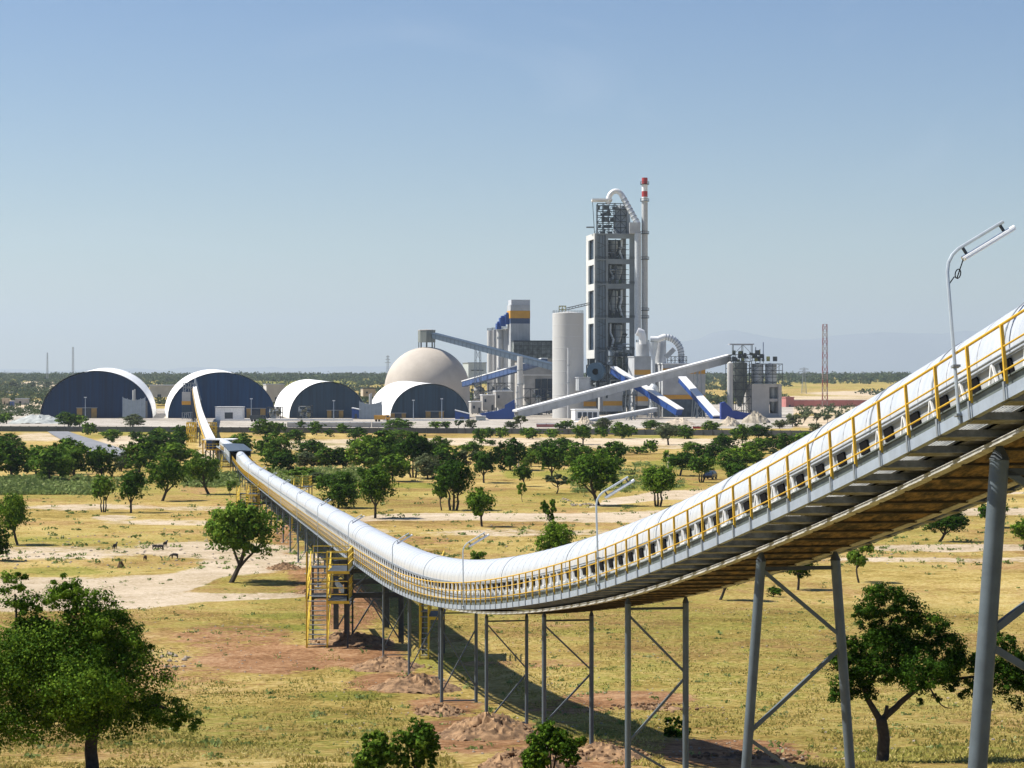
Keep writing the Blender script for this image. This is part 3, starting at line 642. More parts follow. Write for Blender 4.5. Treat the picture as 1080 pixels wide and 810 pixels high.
# ---------------------------------------------------------------- storage halls
def hall(label, fr, bk, D1, D2, wm, doors, ymat=membrane):
    (c1, h1, a1), (c2_, h2, a2) = fr, bk; r = thing('storage_hall', label, 'storage hall', (X(c1, D1), D1, zg(D1)), 'vaulted storage halls')
    def ring(c, h, a, D, g=0):
        zb = zg(D) - .3; H = Z(a, D) - zb + g; W = h * D / F + g; x_ = X(c, D); return [(x_ - W * math.cos(math.pi * i / 48), D, zb + H * math.sin(math.pi * i / 48) ** .94) for i in range(49)]
    A, B = ring(c1, h1, a1, D1), ring(c2_, h2, a2, D2); n_ = 12; vs = []
    for j in range(n_ + 1):
        t_ = j / n_; vs += [tuple(a[k] + (b[k] - a[k]) * t_ for k in range(3)) for a, b in zip(A, B)]
    mb = MB(); mb.add(vs, [(j * 49 + i, j * 49 + i + 1, j * 49 + 50 + i, j * 49 + 49 + i) for j in range(n_) for i in range(48)] ); mb.sm = True; mb.build('roof_shell', ymat, r)
    W_ = [(p[0], D1 + 1.2, p[2] - .25) for p in ring(c1, h1 - .35, a1 + .3, D1)]
    mb = MB(); mb.prism(W_, (0, .5, 0)); mb.build('front_wall', wm, r)
    mb = MB(); mb.prism([(p[0], D2 - 1, p[2]) for p in ring(c2_, h2 - .5, a2 + .5, D2)], (0, .5, 0)); mb.build('rear_wall', wm, r)
    # standing seams of the front wall
    mb = MB(); rim = MB()
    for (px0, px1, top) in doors:
        D = D1 + .9; x0, x1, z0, z1 = X(px0, D), X(px1, D), zg(D), Z(top, D); w3 = (x1 - x0) * .27
        d_ = MB().box((x0, D, z0), (w3, 0, 0), (0, .25, 0), (0, 0, z1 - z0)).build('door', mat('ochre_door', (.36, .22, .06), .7, 0, .15, .5), r)
        d_ = MB().box((x1 - w3, D, z0), (w3, 0, 0), (0, .25, 0), (0, 0, z1 - z0)).build('door', MATS['ochre_door'], r)
        MB().box((x0 + w3 + .1, D + .1, z0), (x1 - x0 - 2 * w3 - .2, 0, 0), (0, .18, 0), (0, 0, z1 - z0 - .4)).build('doorway', glassD, r)
        MB().box((x0 - .3, D - .1, z1 + .02), (x1 - x0 + .6, 0, 0), (0, .3, 0), (0, 0, .3)).build('door_rail', galv, r)
    return r
hall('leftmost storage hall with dark navy front and white vaulted roof', (101.5, 59.5, 391), (113, 52, 388), 990, 1130, navy, [(81, 102, 430.5)])
hall('storage hall the narrow feed conveyor climbs into, navy front and white rim', (234, 57, 392.5), (224, 50.5, 389.5), 990, 1130, mat('blue_front', (.003, .036, .105), .8, 0, .3, .35, stretch=(3, 3, .1)), [(260, 280, 431)])
hall('third storage hall from the left, grey front and white vaulted flank', (346, 41, 402.5), (325, 36.5, 400), 990, 1130, slate, [(345, 362, 433)])
hall('rightmost storage hall, grey front, standing before the pale dome', (453.5, 42, 404.5), (427, 37.5, 401.8), 990, 1120, slate, [(412, 428, 436), (449, 468, 434)])

# dome
D = 1200; R = 24.6; cx, zc = X(450.5, D), Z(366, D) - R
dm = thing('storage_dome', 'pale concrete dome rising behind the rightmost storage hall', 'dome', (cx, D, zg(D)))
pr_ = [(R, zg(D) - zc - 1), (R, -1)] + [(R * math.cos(t_), R * math.sin(t_)) for t_ in np.linspace(0, math.pi / 2, 24)[:-1]] + [(.01, R)]
MB().lathe((cx, D, zc), pr_, 72).build('shell', domeM, dm)
mb = MB(); mb.lathe((cx, D, zc), [(R * math.cos(1.05) + 1.0, R * math.sin(1.05)), (R * math.cos(1.05) + .5, R * math.sin(1.05) + .25)], 48)
cw = 9.2 * D / F
mb = MB(); px_ = X(450, D); 
mb.lathe((px_, D, 0), [(.01, Z(348.2, D)), (cw, Z(348.8, D)), (cw, Z(361, D)), (.01, Z(361, D))], 8)
hd = mb.build('head_house', mat('head_house', (.20, .22, .20), .7, .1, .2, .2, stretch=(3, 3, .2)), dm, smooth=False)
mb = MB(); mb.lathe((px_, D, 0), [(.01, Z(347.2, D)), (cw * 1.03, Z(348, D)), (cw * 1.03, Z(348.7, D))], 8); mb.build('head_roof', conc, dm, smooth=False)
mb = MB()
for i in range(8):
    t_ = i * math.pi / 4; mb.bar((px_ + cw * .9 * math.cos(t_), D + cw * .9 * math.sin(t_), Z(361, D)), (px_ + cw * .9 * math.cos(t_), D + cw * .9 * math.sin(t_), zc + R * .93), .5)
mb.build('head_legs', galvD, dm)

# ---------------------------------------------------------------- plant helpers
def gbox(mb, px0, px1, py0, py1, D, dep, zbot=None):
    """box turned with the plant grid; px0..px1 its front face, front left corner at depth D"""
    s = D / F; w_ = (px1 - px0) * s / (GR.x - GR.y * (px1 - 540) / F) ; o = Vector((X(px0, D), D, zg(D) - .3 if zbot is None else Z(zbot, D))); 
    if zbot is None and py1 is not None: o.z = Z(py1, D)
    return mb.box(o, GR * w_, GB * dep, UP * (Z(py0, D) - o.z))
def gallery(label, a, b, wd, ht, wallm, roofm, legs=(), cat='conveyor gallery', roofh=.5, legm=None):
    a, b = Vector(a), Vector(b); d = (b - a); s = d.normalized().cross(UP).normalized(); r = thing('conveyor_gallery', label, cat, (a.x, a.y, zg(a.y)))
    u = s.cross(d.normalized()).normalized(); u = u if u.z > 0 else -u
    MB().box(a - s * wd / 2 - u * ht, d, s * wd, u * (ht - roofh * .5)).build('side_walls', wallm, r)
    dd = d.normalized() * .6
    MB().box(a - s * (wd / 2 + .25) - u * roofh * .45 - dd, d + dd * 2, s * (wd + .5), u * roofh).build('roof', roofm, r)
    n_ = int(d.length / 7)
    for i in range(n_ + 1):
        p = a + d * (i / n_); MB().box(p - s * (wd / 2 + .12) - u * (ht + .1), d.normalized() * .25, s * (wd + .24), u * (ht - roofh * .6)).build('rib', wallm, r)
    for f_ in legs:
        p = a + d * f_; g = zg(p.y); mb = MB()
        for k_ in (-.45, .45):
            for e_ in (-1, 1): mb.bar(p + s * wd * k_ - UP * ht + d.normalized() * e_, Vector((p.x, p.y, g)) + s * wd * k_ * 1.5 + d.normalized() * e_ * 1.6, .35)
        h_ = p.z - ht - g; m_ = max(2, int(h_ / 5))
        for j in range(m_):
            z0, z1 = g + h_ * j / m_, g + h_ * (j + 1) / m_; q0 = Vector((p.x, p.y, z0)); q1 = Vector((p.x, p.y, z1)); mb.bar(q0 - s * wd * .5, q1 + s * wd * .45, .18); mb.bar(q0 + s * wd * .5, q1 - s * wd * .45, .18)
        mb.build('trestle', legm or galv, r)
    return r
gallery('dark slate gallery sloping down from the dome top past the silos', P(458, 351.5, 1195), P(586, 384.5, 1005), 2.8, 2.9, slateG, slateG, (.4,), legm=galv)
gallery('blue gallery with white roof rising behind the dome towards the silos', P(490, 402, 1165), P(574, 378, 1030), 3, 3.0, blueL, whiteP, ())
gallery('longest pale gallery, rising left to right across the foot of the tall tower', P(544, 433, 940), P(768, 374.8, 1010), 3.2, 3.6, clad, whiteP, (.52, .845), roofh=.8)
gallery('white roofed blue gallery coming down from the tower foot, left of its twin', P(648, 387.5, 1004), P(717, 431, 968), 3.6, 3.2, blueP, whiteP, (.6,))
gallery('white roofed blue gallery at the right end of the filter building', P(720, 398, 1006), P(756, 438, 972), 3.6, 2.6, blueP, whiteP, (.5,))
gallery('thin low pale gallery near the ground below the tall tower', P(603, 446, 900), P(690, 430.5, 960), 2.2, 1.7, clad, whiteP, (.35, .7))

# silo bank, left of the tall sign tower
def silo(label, pc, hw, top, D, m=siloW, bot=None, group=None, roof=None, rings=0):
    r_ = hw * D / F; c_ = (X(pc, D), D + r_, 0); zb = zg(D) - .3 if bot is None else Z(bot, D); zt = Z(top, D)
    r = thing('silo', label, 'silo', (c_[0], c_[1], zb), group)
    MB().lathe(c_, [(r_, zb), (r_, zt), (r_ * .97, zt + .25)], 48).build('shell', m, r)
    MB().lathe(c_, [(r_ * .985, zt + .2), (.01, zt + r_ * .12 + .2)], 48).build('roof', roof or m, r)
    mb = MB()
    for i in range(28):
        t_ = 2 * math.pi * i / 28; x_, y_ = c_[0] + r_ * .97 * math.cos(t_), c_[1] + r_ * .97 * math.sin(t_); mb.bar((x_, y_, zt + .2), (x_, y_, zt + 1.4), .12)
    for h_ in (.8, 1.4):
        for i in range(28):
            t_, t2 = 2 * math.pi * i / 28, 2 * math.pi * (i + 1) / 28; mb.bar((c_[0] + r_ * .97 * math.cos(t_), c_[1] + r_ * .97 * math.sin(t_), zt + h_), (c_[0] + r_ * .97 * math.cos(t2), c_[1] + r_ * .97 * math.sin(t2), zt + h_), .1)
    mb.build('top_railing', galv, r)
    if rings:
        mb = MB()
        for i in range(1, rings): z_ = zb + (zt - zb) * i / rings; mb.lathe(c_, [(r_ + .01, z_), (r_ + .06, z_ + .05), (r_ + .06, z_ + .2), (r_ + .01, z_ + .25)], 48)
        mb.build('pour_joint', mat('joint', (.50, .50, .49), .8), r)
    return r
silo('slim white silo, leftmost of the bank beside the orange banded tower', 516.6, 3.0, 348.8, 1160, group='bank of white silos')
silo('slim white silo, second from the left in the silo bank', 521.5, 3.0, 348.2, 1172, group='bank of white silos')
silo('slim white silo with a blue filter above, third in the silo bank', 527, 3.3, 348, 1150, group='bank of white silos')
silo('widest white silo of the bank, next to the orange banded tower', 535, 5.2, 347.2, 1150, group='bank of white silos')
silo('narrow pale bin with a flared head standing in front of the silo bank', 526.6, 2.2, 358, 1120)
for i, (a, b, t_, bt) in enumerate(((524, 529, 340, 347), (527.5, 533.5, 334, 344), (533, 539, 330.5, 342))):
    D = 1146 - i * 1; r = thing('dust_filter', ('lowest', 'middle', 'highest')[i] + ' blue dust filter box stepping up to the orange banded tower', 'filter', (X((a + b) / 2, D), D, Z(bt, D)), 'blue filter boxes')
    gbox(MB(), a, b, t_ + 1, bt, D, 5, bt).build('casing', blueP, r); mb = MB(); mb.lathe((X((a + b) / 2, D), D + 2.5, 0), [(1.3, Z(t_ + 1, D)), (1.3, Z(t_ - .8, D)), (.01, Z(t_ - 1.3, D))], 12); mb.build('outlet', blueP, r)
# banded tower
D = 1140; r = thing('packing_tower', 'tall pale tower with an orange band and a dark blue band near its top', 'tower', (X(548, D), D, zg(D)))
gbox(MB(), 538.5, 559, 341.2, 441, D, 12).build('walls', clad, r)
gbox(MB(), 538.5, 559, 335.6, 341.2, D - .02, 12, 341.2).build('blue_band', mat('band_navy', (.05, .08, .15), .6), r)
gbox(MB(), 538.2, 559.2, 327.6, 335.6, D - .15, 12.2, 335.6).build('orange_band', orange, r)
gbox(MB(), 538.5, 559, 321.5, 327.6, D, 12, 327.6).build('upper_walls', clad, r)
gbox(MB(), 539.3, 559, 316, 321.5, D + .4, 11, 321.5).build('parapet', mat('pale_screen', (.46, .48, .50), .7), r)
mb = MB()
for px in (541, 544.5, 548, 551.5, 555): mb.bar((X(px, D), D - .1, Z(377, D)), (X(px, D), D - .1, Z(342, D)), .12)
mb.build('panel_joint', galv, r)
# glazed block
D = 1132; r = thing('screened_building', 'grey building with dark streaked screen walls between the banded tower and the big silo', 'building', (X(562, D), D, zg(D)))
gbox(MB(), 542, 584, 360.5, 378, D, 20, 378).build('screen_wall', meshG, r); gbox(MB(), 541.6, 584, 359, 360.5, D - .2, 20.4, 360.5).build('roof', galvD, r)
gbox(MB(), 545, 584, 378, 440, D + 1, 18).build('lower_walls', conc, r)
mb = MB(); rr = random.Random(9)
for i in range(9): px = 543 + i * 4.7; mb.bar((X(px, D), D + i * .2 - .15, Z(378, D)), (X(px, D), D + i * .2 - .15, Z(360.5, D)), .2)
for py in (364.5, 369, 373.5): mb.bar(P(542, py, D - .15), P(583.5, py, D + 3 - .15 + .3), .2)
mb.build('frame', galvD, r)
# white vertical vessel and pipe
def stack(label, pc, hw, top, bot, D, m=siloW, extra=True, name='stack', cat='stack'):
    r_ = hw * D / F; c_ = (X(pc, D), D, 0); r = thing(name, label, cat, (c_[0], D, Z(bot, D)))
    MB().lathe(c_, [(r_, Z(bot, D)), (r_, Z(top, D)), (r_ * .8, Z(top, D) + .02), (r_ * .8, Z(top, D) - 1)], 28).build('shell', m, r)
    mb = MB(); n_ = 4
    for i in range(1, n_): z_ = Z(bot, D) + (Z(top, D) - Z(bot, D)) * i / n_; mb.lathe(c_, [(r_ + .01, z_), (r_ + .25, z_ + .1), (r_ + .25, z_ + .3), (r_ + .01, z_ + .4)], 28)
    mb.build('flange', galv, r); return r
stack('thick white standing pipe left of the big white silo', 548.5, 3.0, 375.8, 435, 1010)
stack('short white pipe with rounded top at the foot of the thick standing pipe', 545.6, 1.5, 407, 435, 1000)
silo('largest white concrete silo standing left of the tall tower', 599.5, 16.6, 330.2, 985, rings=9, m=mat('big_silo', (.47, .465, .44), .75, 0, .08, .05, stretch=(1, 1, .2)))
stack('thin pale pipe running up the front of the largest silo', 599.6, 1.1, 367, 441, 978, m=clad)
D = 1000; r = thing('pipe_bridge', 'light pipe bridge from the largest silo top to the tall tower', 'pipe bridge', P(604, 326, D)); mb = MB()
framework(mb, X(590, D), X(597, D), D + 2, D + 8, Z(330, D), Z(322.5, D), 2, 2, .25); mb.build('platform', mat('yellow_steel', (.35, .32, .12), .7, 0, .4, .4), r)
mb = MB()
for k_ in (0, 2.2): mb.bar(P(597, 325 + k_ * .9, D + 3), P(622, 319.2 + k_ * .9, 1080), .35)
for i in range(9): t_ = i / 8; a = P(597, 325, D + 3).lerp(P(622, 319.2, 1080), t_); b = P(597, 327, D + 3).lerp(P(622, 321.2, 1080), t_); mb.bar(a, b, .2)
mb.build('truss', galvD, r)

# ---- tall preheater tower
ygr0 = mat('green_steel', (.14, .19, .09), .7, 0, .4, .5)
D = 1080; r = thing('preheater_tower', 'tall grey cement tower with open floors, highest building of the plant', 'tower', (X(645, D), D, zg(D)))
W_ = Vector((X(627, D), D, 0)); fw = (669.5 - 627) * D / F / GR.x * 1.005; dp = 22.
def TP(u, v, z): return W_ + GR * u + GB * v + UP * z
fl = [246, 273, 299, 335, 369, 404]; zb = zg(D)
sc = D / F
mb = MB()     # stair shaft wall on the left, its sunlit look put into a paler colour
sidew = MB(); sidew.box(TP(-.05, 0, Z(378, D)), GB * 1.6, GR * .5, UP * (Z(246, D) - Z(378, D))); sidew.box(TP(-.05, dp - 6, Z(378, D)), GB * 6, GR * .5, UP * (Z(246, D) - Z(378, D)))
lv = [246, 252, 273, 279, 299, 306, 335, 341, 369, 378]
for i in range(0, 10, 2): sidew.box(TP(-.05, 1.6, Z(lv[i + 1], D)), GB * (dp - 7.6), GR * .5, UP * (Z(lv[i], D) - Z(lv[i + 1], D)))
sidew.build('side_wall', mat('tower_sunlit', (.56, .56, .52), .75, 0, .06, .1), r)
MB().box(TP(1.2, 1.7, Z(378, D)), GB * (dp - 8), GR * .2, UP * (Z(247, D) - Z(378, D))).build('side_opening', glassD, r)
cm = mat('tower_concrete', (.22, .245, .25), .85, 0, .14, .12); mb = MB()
us = [0.0, (640.5 - 627) * sc, (650 - 627) * sc, fw - 2.4]
for u, w2 in ((0.5, 1.0), (us[1] - .6, 1.2), (fw - 2.5, 2.5)):
    for v in (0, dp - 1.2): mb.box(TP(u, v, zb), GR * w2, GB * 1.2, UP * (Z(246, D) - zb))
mb.build('column', cm, r)
for i, y_ in enumerate(fl):
    hh = 2.6 if y_ in (246, 273, 299, 335) else 3.4
    m_ = MB(); m_.box(TP(0.46, -.12, Z(y_, D) - .7), GR * (fw - .5), GB * (dp), UP * .7); m_.box(TP(us[1], .0, Z(y_, D) - hh), GR * (fw - us[1] - 2.5), GB * .8, UP * (hh - .72)); m_.build('floor_slab', cm, r)
    m_ = MB(); z_ = Z(y_, D)
    for h_ in (.55, 1.15): m_.bar(TP(.4, -.25, z_ + h_), TP(fw, -.25, z_ + h_), .12)
    for k_ in range(15): m_.bar(TP(.4 + k_ * (fw - .4) / 14, -.25, z_), TP(.4 + k_ * (fw - .4) / 14, -.25, z_ + 1.15), .1)
    m_.build('floor_railing', galvD, r)
MB().box(TP(1.52, .6, zb), GR * (us[1] - 2.2), GB * .3, UP * (Z(247.6, D) - zb)).build('stair_screen', mat('stair_screen', (.16, .20, .225), .7, .1, .2, .25, stretch=(3, 3, .6)), r)
mb = MB()
for k_ in range(28):
    z_ = zb + 8 + k_ * 3.4
    if z_ < Z(248, D): mb.bar(TP(1.5, .5, z_), TP(us[1] - .7, .5, z_ + (1.7 if k_ % 2 else -1.7)), .18)
for u in (2.6, 4.2, 5.6): mb.bar(TP(u, .5, zb), TP(u, .5, Z(248, D)), .16)
mb.build('stair_frame', galvD, r)
MB().box(TP(1.5, dp - 2, zb), GR * (fw - 4), GB * .3, UP * (Z(250, D) - zb)).build('rear_wall', mat('rear_shade', (.075, .095, .11), .85, 0, .2, .2), r)  # dark colour stands for the shade inside the open floors
vm = mat('vessel_grey', (.30, .34, .37), .5, .2, .2, .2); vw = mat('vessel_pale', (.62, .66, .68), .45, .2, .1, .2)
for i in range(5):     # cyclones hanging in the floors
    zt, zl = Z(fl[i], D) - 3, Z(fl[i + 1], D) + .2; h_ = zt - zl; c_ = TP(us[1] + 4.6 + (i % 2) * 2.4, 7, 0)
    m_ = MB(); m_.lathe((c_.x, c_.y, 0), [(.01, zt), (2.5, zt - .6), (2.5, zt - h_ * .38), (.8, zl + h_ * .12), (.7, zl)], 24); m_.build('cyclone', vm, r)
    c2_ = TP(us[1] + 2.4 + ((i + 1) % 2) * 6.0, 3.2, 0); m_ = MB(); m_.tube([(c2_.x, c2_.y, zt), (c2_.x, c2_.y, zt - h_ * .35), (c2_.x + (1.6 if i % 2 else -1), c2_.y, zt - h_ * .62), (c2_.x + .4, c2_.y, zl)], .62, 12); m_.build('duct', vw if i in (0, 2, 3, 4) else vm, r)
    m_ = MB(); 
    for k_ in range(3): m_.bar(TP(us[1] + .6, 1.0 + k_, zl + h_ * (.2 + .28 * k_)), TP(fw - 2.6, 1.0 + k_, zl + h_ * (.2 + .28 * k_)), .28)
    m_.bar(TP(us[2], .9, zl), TP(us[2], .9, zt), .55); m_.build('floor_steel', galvD, r)
rr = random.Random(31)
for i in range(5):
    zt, zl = Z(fl[i], D) - 3, Z(fl[i + 1], D) + .3
    for k_ in range(7):
        u_, v_, z_ = us[1] + rr.uniform(.8, fw - us[1] - 4), rr.uniform(1.2, 6), rr.uniform(zl, zt - 2)
        a = TP(u_, v_, z_); e_ = TP(u_ + rr.uniform(-2.5, 2.5), v_, z_ + rr.uniform(1, 5)) if k_ % 2 else TP(min(fw - 2.8, u_ + rr.uniform(2, 5)), v_, z_)
        MB().tube([a, a.lerp(e_, .5), e_], rr.choice((.14, .22, .4)), 8).build('pipe', rr.choice([vm, vw, plantG, galvD, galv]), r)
    for k_ in range(4): a = TP(us[1] + rr.uniform(.8, 8), rr.uniform(1, 5), zl); MB().box(a, GR * rr.uniform(.8, 2.4), GB, UP * rr.uniform(.8, 2.6)).build('equipment', rr.choice([plantG, vm, galvD, ygr0]), r)
# head steelwork
zt = Z(246, D)
mb = framework(MB(), X(630.5, D), X(661, D), D + 4, D + 16, zt, Z(214, D), 5, 5, .36); mb.build('head_steelwork', galvD, r)
mb = MB(); mb.box(P(624.5, 211.2, D + 3), (21.5 * sc, 0, 0), (0, 12, 0), (0, 0, .9)); mb.build('head_roof', whiteP, r)
mb = MB(); rr = random.Random(3)
he = mat('head_equipment', (.10, .12, .125), .7, .1, .4, .3)
for k_ in range(34):
    px, py = rr.uniform(630, 657), 246 - 6.4 * rr.randrange(0, 5); MB().box(P(px, py, D + rr.uniform(4, 12)), (rr.uniform(.8, 3.2), 0, 0), (0, 1.5, 0), (0, 0, rr.uniform(.7, 2.8))).build('equipment', he, r)
MB().box(P(618.5, 240, D + 3), (8.5 * sc, 0, 0), (0, 3, 0), (0, 0, .5)).build('side_platform', he, r)
mb.bar(P(625, 213, D + 4), P(627, 246, D + 4), .3); mb.build('ladder', he, r)
mb = MB(); mb.lathe((X(657, D), D + 9, 0), [(.01, Z(214, D)), (3.2, Z(216, D)), (4.2, Z(228, D)), (4.8, Z(246, D))], 20); mb.build('top_cyclone', vm, r)
mb = MB(); c_ = P(649.5, 213.5, D + 5); pts = []
for t_ in np.linspace(math.pi * 1.05, .62, 14): pts.append(c_ + Vector((math.cos(t_) * 8.2 * sc, 0, math.sin(t_) * 12.0 * sc)))
mb.tube(pts, 1.35, 16); mb.build('gooseneck_duct', mat('duct_white', (.70, .71, .70), .5, .1), r)
mb = MB(); a, b = pts[-1], P(672.5, 236, D + 1); mb.tube([a, b], 1.5, 16); dr = mb.build('downcomer_duct', MATS['duct_white'], r)
mb = MB()
for k_ in range(1, 8): p = a.lerp(b, k_ / 8); d_ = (b - a).normalized(); mb.cyl(p, p + d_ * .35, 1.68, 1.68, 16)
mb.build('duct_ring', galv, dr)
MB().box(P(664, 246, D - 2), (11.5 * sc, 0, 0), (0, 6, 0), (0, 0, 11.5 * sc)).build('duct_box', clad, r)
mb = MB(); c_ = P(672.8, 300, D - 1); mb.lathe((c_.x, c_.y, 0), [(3.3 * sc, Z(352, D)), (3.3 * sc, Z(246, D))], 20); mb.build('riser_duct', mat('riser', (.50, .53, .54), .6, .1), r)
# chimney
r = thing('chimney', 'slender chimney with red and white bands beside the tall tower', 'chimney', (X(680.3, D), D, zg(D)))
cxx = X(680.3, D)
for i, (a, b, m_) in enumerate(((187, 193.6, redP), (193.6, 201.2, whiteP), (201.2, 207.2, redP), (207.2, 213, whiteP))):
    mb = MB(); rr_ = 3.1 * sc; pr2 = [(rr_, Z(b, D)), (rr_, Z(a, D))] + ([(rr_ * .8, Z(a, D)), (rr_ * .8, Z(a, D) - 1.5)] if i == 0 else []); mb.lathe((cxx, D + 3, 0), pr2, 24); mb.build('band', m_, r)
MB().lathe((cxx, D + 3, 0), [(3.4 * sc, zg(D)), (3.2 * sc, Z(213, D))], 24).build('shaft', mat('chimney_grey', (.48, .49, .48), .7), r)
for y_ in (193.6, 211.5, 246, 273, 327, 335):
    mb = MB(); mb.lathe((cxx, D + 3, 0), [(3.2 * sc, Z(y_, D) - .3), (4.7 * sc, Z(y_, D) - .25), (4.7 * sc, Z(y_, D)), (3.2 * sc, Z(y_, D))], 20)
    for i in range(12): t_ = i * math.pi / 6; q = Vector((cxx + 4.6 * sc * math.cos(t_), D + 3 + 4.6 * sc * math.sin(t_), Z(y_, D))); mb.bar(q, q + UP * 1.2, .12)
    mb.lathe((cxx, D + 3, 0), [(4.6 * sc, Z(y_, D) + 1.1), (4.7 * sc, Z(y_, D) + 1.25)], 20); mb.build('platform', galvD, r)

# ---- machinery round the tower foot
def clutter(label, px0, px1, py0, py1, D, m, seed, n=26, name='process_plant', vess=3, cols=None):
    """a machinery block: braced frame, decks, vessels, pipes"""
    rr = random.Random(seed); x0, x1, z0, z1 = X(px0, D), X(px1, D), Z(py1, D), Z(py0, D); r = thing(name, label, 'machinery', ((x0 + x1) / 2, D, z0))
    framework(MB(), x0, x1, D, D + 8, z0, z1, max(1, int((x1 - x0) / 4)), max(2, int((z1 - z0) / 4)), .3).build('frame', galvD, r)
    mb = MB(); k_ = max(2, int((z1 - z0) / 4))
    for i in range(1, k_ + 1): mb.box((x0, D + .4, z0 + (z1 - z0) * i / k_ - .2), (x1 - x0, 0, 0), (0, 7, 0), (0, 0, .15))
    mb.build('deck', galv, r)
    for i in range(vess):
        c_ = x0 + (x1 - x0) * (i + .5) / vess; rad = (x1 - x0) / vess * rr.uniform(.25, .42); h_ = (z1 - z0) * rr.uniform(.45, .9); zb_ = z0 + rr.uniform(0, .2) * (z1 - z0)
        mb = MB(); mb.lathe((c_, D + 3.5, 0), [(rad * .3, zb_), (rad, zb_ + h_ * .3), (rad, zb_ + h_ * .9), (.01, zb_ + h_)], 18); mb.build('vessel', (cols or [vm, m])[i % len(cols or [vm, m])], r)
    for i in range(n // 2):
        zz_ = z0 + (z1 - z0) * rr.randrange(0, k_) / k_ ; w_ = rr.uniform(.6, 2.4); a = Vector((rr.uniform(x0, x1 - w_), D + rr.uniform(0, 6), zz_)); MB().box(a, (w_, 0, 0), (0, 1, 0), (0, 0, rr.uniform(.6, 2.2))).build('equipment', rr.choice([m, m, galvD, vm]), r)
    for i in range(n // 3):
        a = Vector((rr.uniform(x0 + .5, x1 - 2), D + rr.uniform(-.4, 5), rr.uniform(z0, z1 - 2))); l_ = rr.uniform(1.2, min(4, x1 - a.x))
        MB().tube([a, a + Vector((0, 0, 1.5)), a + Vector((.3, 0, 1.9)), a + Vector((l_, 0, 2))], .2, 6).build('pipe', rr.choice([vw, galv, m]), r)
    return r
ygr = mat('yellow_green_steel', (.26, .28, .10), .7, 0, .5, .5)
clutter('green and grey machinery clustered at the foot of the tall tower', 640, 668, 366, 404, 1060, plantG, 1, 40)
clutter('dark blue grey machinery low between the largest silo and the tower', 619, 642, 385, 437, 1055, mat('bluegrey', (.06, .09, .12), .6, .1, .4, .4), 2, 36)
clutter('yellow green machinery at the top of the left blue gallery', 641, 667, 400, 437, 1040, ygr, 3, 36)
clutter('small pale machinery right of the left blue gallery', 655, 672, 405, 440, 1000, clad, 5, 24)
clutter('pipes and pale machinery between the dome and the silo bank', 498, 541, 404, 437, 1100, conc, 6, 40, cols=[conc, siloW, vw])
clutter('low machinery with yellow bits beside the thick standing pipe', 551, 585, 410, 437, 1040, mat('mixg', (.3, .3, .24), .7, 0, .5, .5), 7, 30, cols=[conc, vw])
mb = MB(); r = thing('air_duct', 'round dark blue fan casing at the tower foot', 'duct', P(627, 402, 1050)); mb.cyl(P(628, 392, 1049), P(630, 392, 1053), 4.6, 4.6, 28); mb.build('casing', mat('fan_blue', (.05, .10, .15), .5, .2), r); MB().cyl(P(628, 392, 1048.7), P(628, 392, 1049.0), 1.6, 1.6, 20).build('inlet', black, r)

def bldg(label, px0, px1, py0, py1, D, dep, wm, parts=(), name='building', roofm=None, cat='building'):
    r = thing(name, label, cat, (X((px0 + px1) / 2, D), D, Z(py1, D)))
    gbox(MB(), px0, px1, py0, py1, D, dep, py1).build('walls', wm, r)
    gbox(MB(), px0 - .5, px1 + .5, py0 - .9, py0, D - .4, dep + .8, py0).build('roof', roofm or whiteP, r)
    for (nm, a, b, c_, d, m_) in parts:      # facade pieces set a little proud of the wall
        off = (a - px0) * D / F * math.tan(YAW); gbox(MB(), a, b, c_, d, D - .25 + off, .3 + .1, d).build(nm, m_, r)
    return r
dkw = glassD
bldg('white building with a large dark glazed front left of the biggest silo', 553, 584, 396, 430, 1070, 18, conc, [('window', 564.5 + i * 6.6, 570.5 + i * 6.6, 399.5, 422, glassD) for i in range(3)] + [('door', 556, 559, 424, 430, galvD)])
bldg('low white office with a row of dark windows in front of the tower', 606.5, 632, 432.5, 443, 935, 9, whiteP, [('window', 609.5 + i * 5.4, 613.5 + i * 5.4, 434.8, 441, glassD) for i in range(4)])
bldg('grey building with an orange band behind the low white office', 607, 629, 409, 433, 1010, 10, cladG, [('band', 607.2, 628.8, 423.5, 428.5, orange)], roofm=clad)
bldg('pale building with an orange band right of the low white office', 636, 656.5, 411.5, 434, 990, 12, clad, [('band', 636.2, 656.3, 423, 427.8, orange), ('louvre', 639, 641, 413, 420, galvD)], roofm=clad)
bldg('grey equipment box on the right foot of the largest silo', 610.5, 622.5, 398.5, 412, 975, 8, mat('boxg', (.36, .38, .39), .6), [('panel', 612, 621, 400, 411, clad)], roofm=clad)
bldg('tall pale filter house with orange band left of the curved ducts', 669, 686.5, 376.5, 436, 1030, 14, clad, [('band', 669.2, 686.3, 390, 395.2, orange), ('band', 669.2, 686.3, 418, 423, orange), ('plinth', 669.2, 686.3, 428, 436, galvD)], roofm=clad)
bldg('wide pale filter building with orange bands under the longest gallery', 699, 744, 384, 441, 1020, 20, clad, [('band', 699.2, 743.8, 388.6, 394.2, orange), ('band', 699.2, 743.8, 416.5, 421, orange), ('plinth', 699.2, 743.8, 421.3, 441, mat('plinth_slate', (.06, .09, .12), .7, 0, .3, .4)), ('door', 712, 715, 430, 441, clad)], roofm=whiteP)
for i, (a, b, t_, bt) in enumerate(((671, 685.5, 361.5, 376.6), (691, 703, 360.5, 384))): silo(('pale round filter vessel on top of the tall filter house', 'pale round filter vessel behind the wide filter building')[i], (a + b) / 2, (b - a) / 2, t_, 1032 + 6 * i, m=clad, bot=bt)
D = 1026; r = thing('process_duct', 'big white arched duct curving over the filter buildings', 'duct', P(700, 376, D))
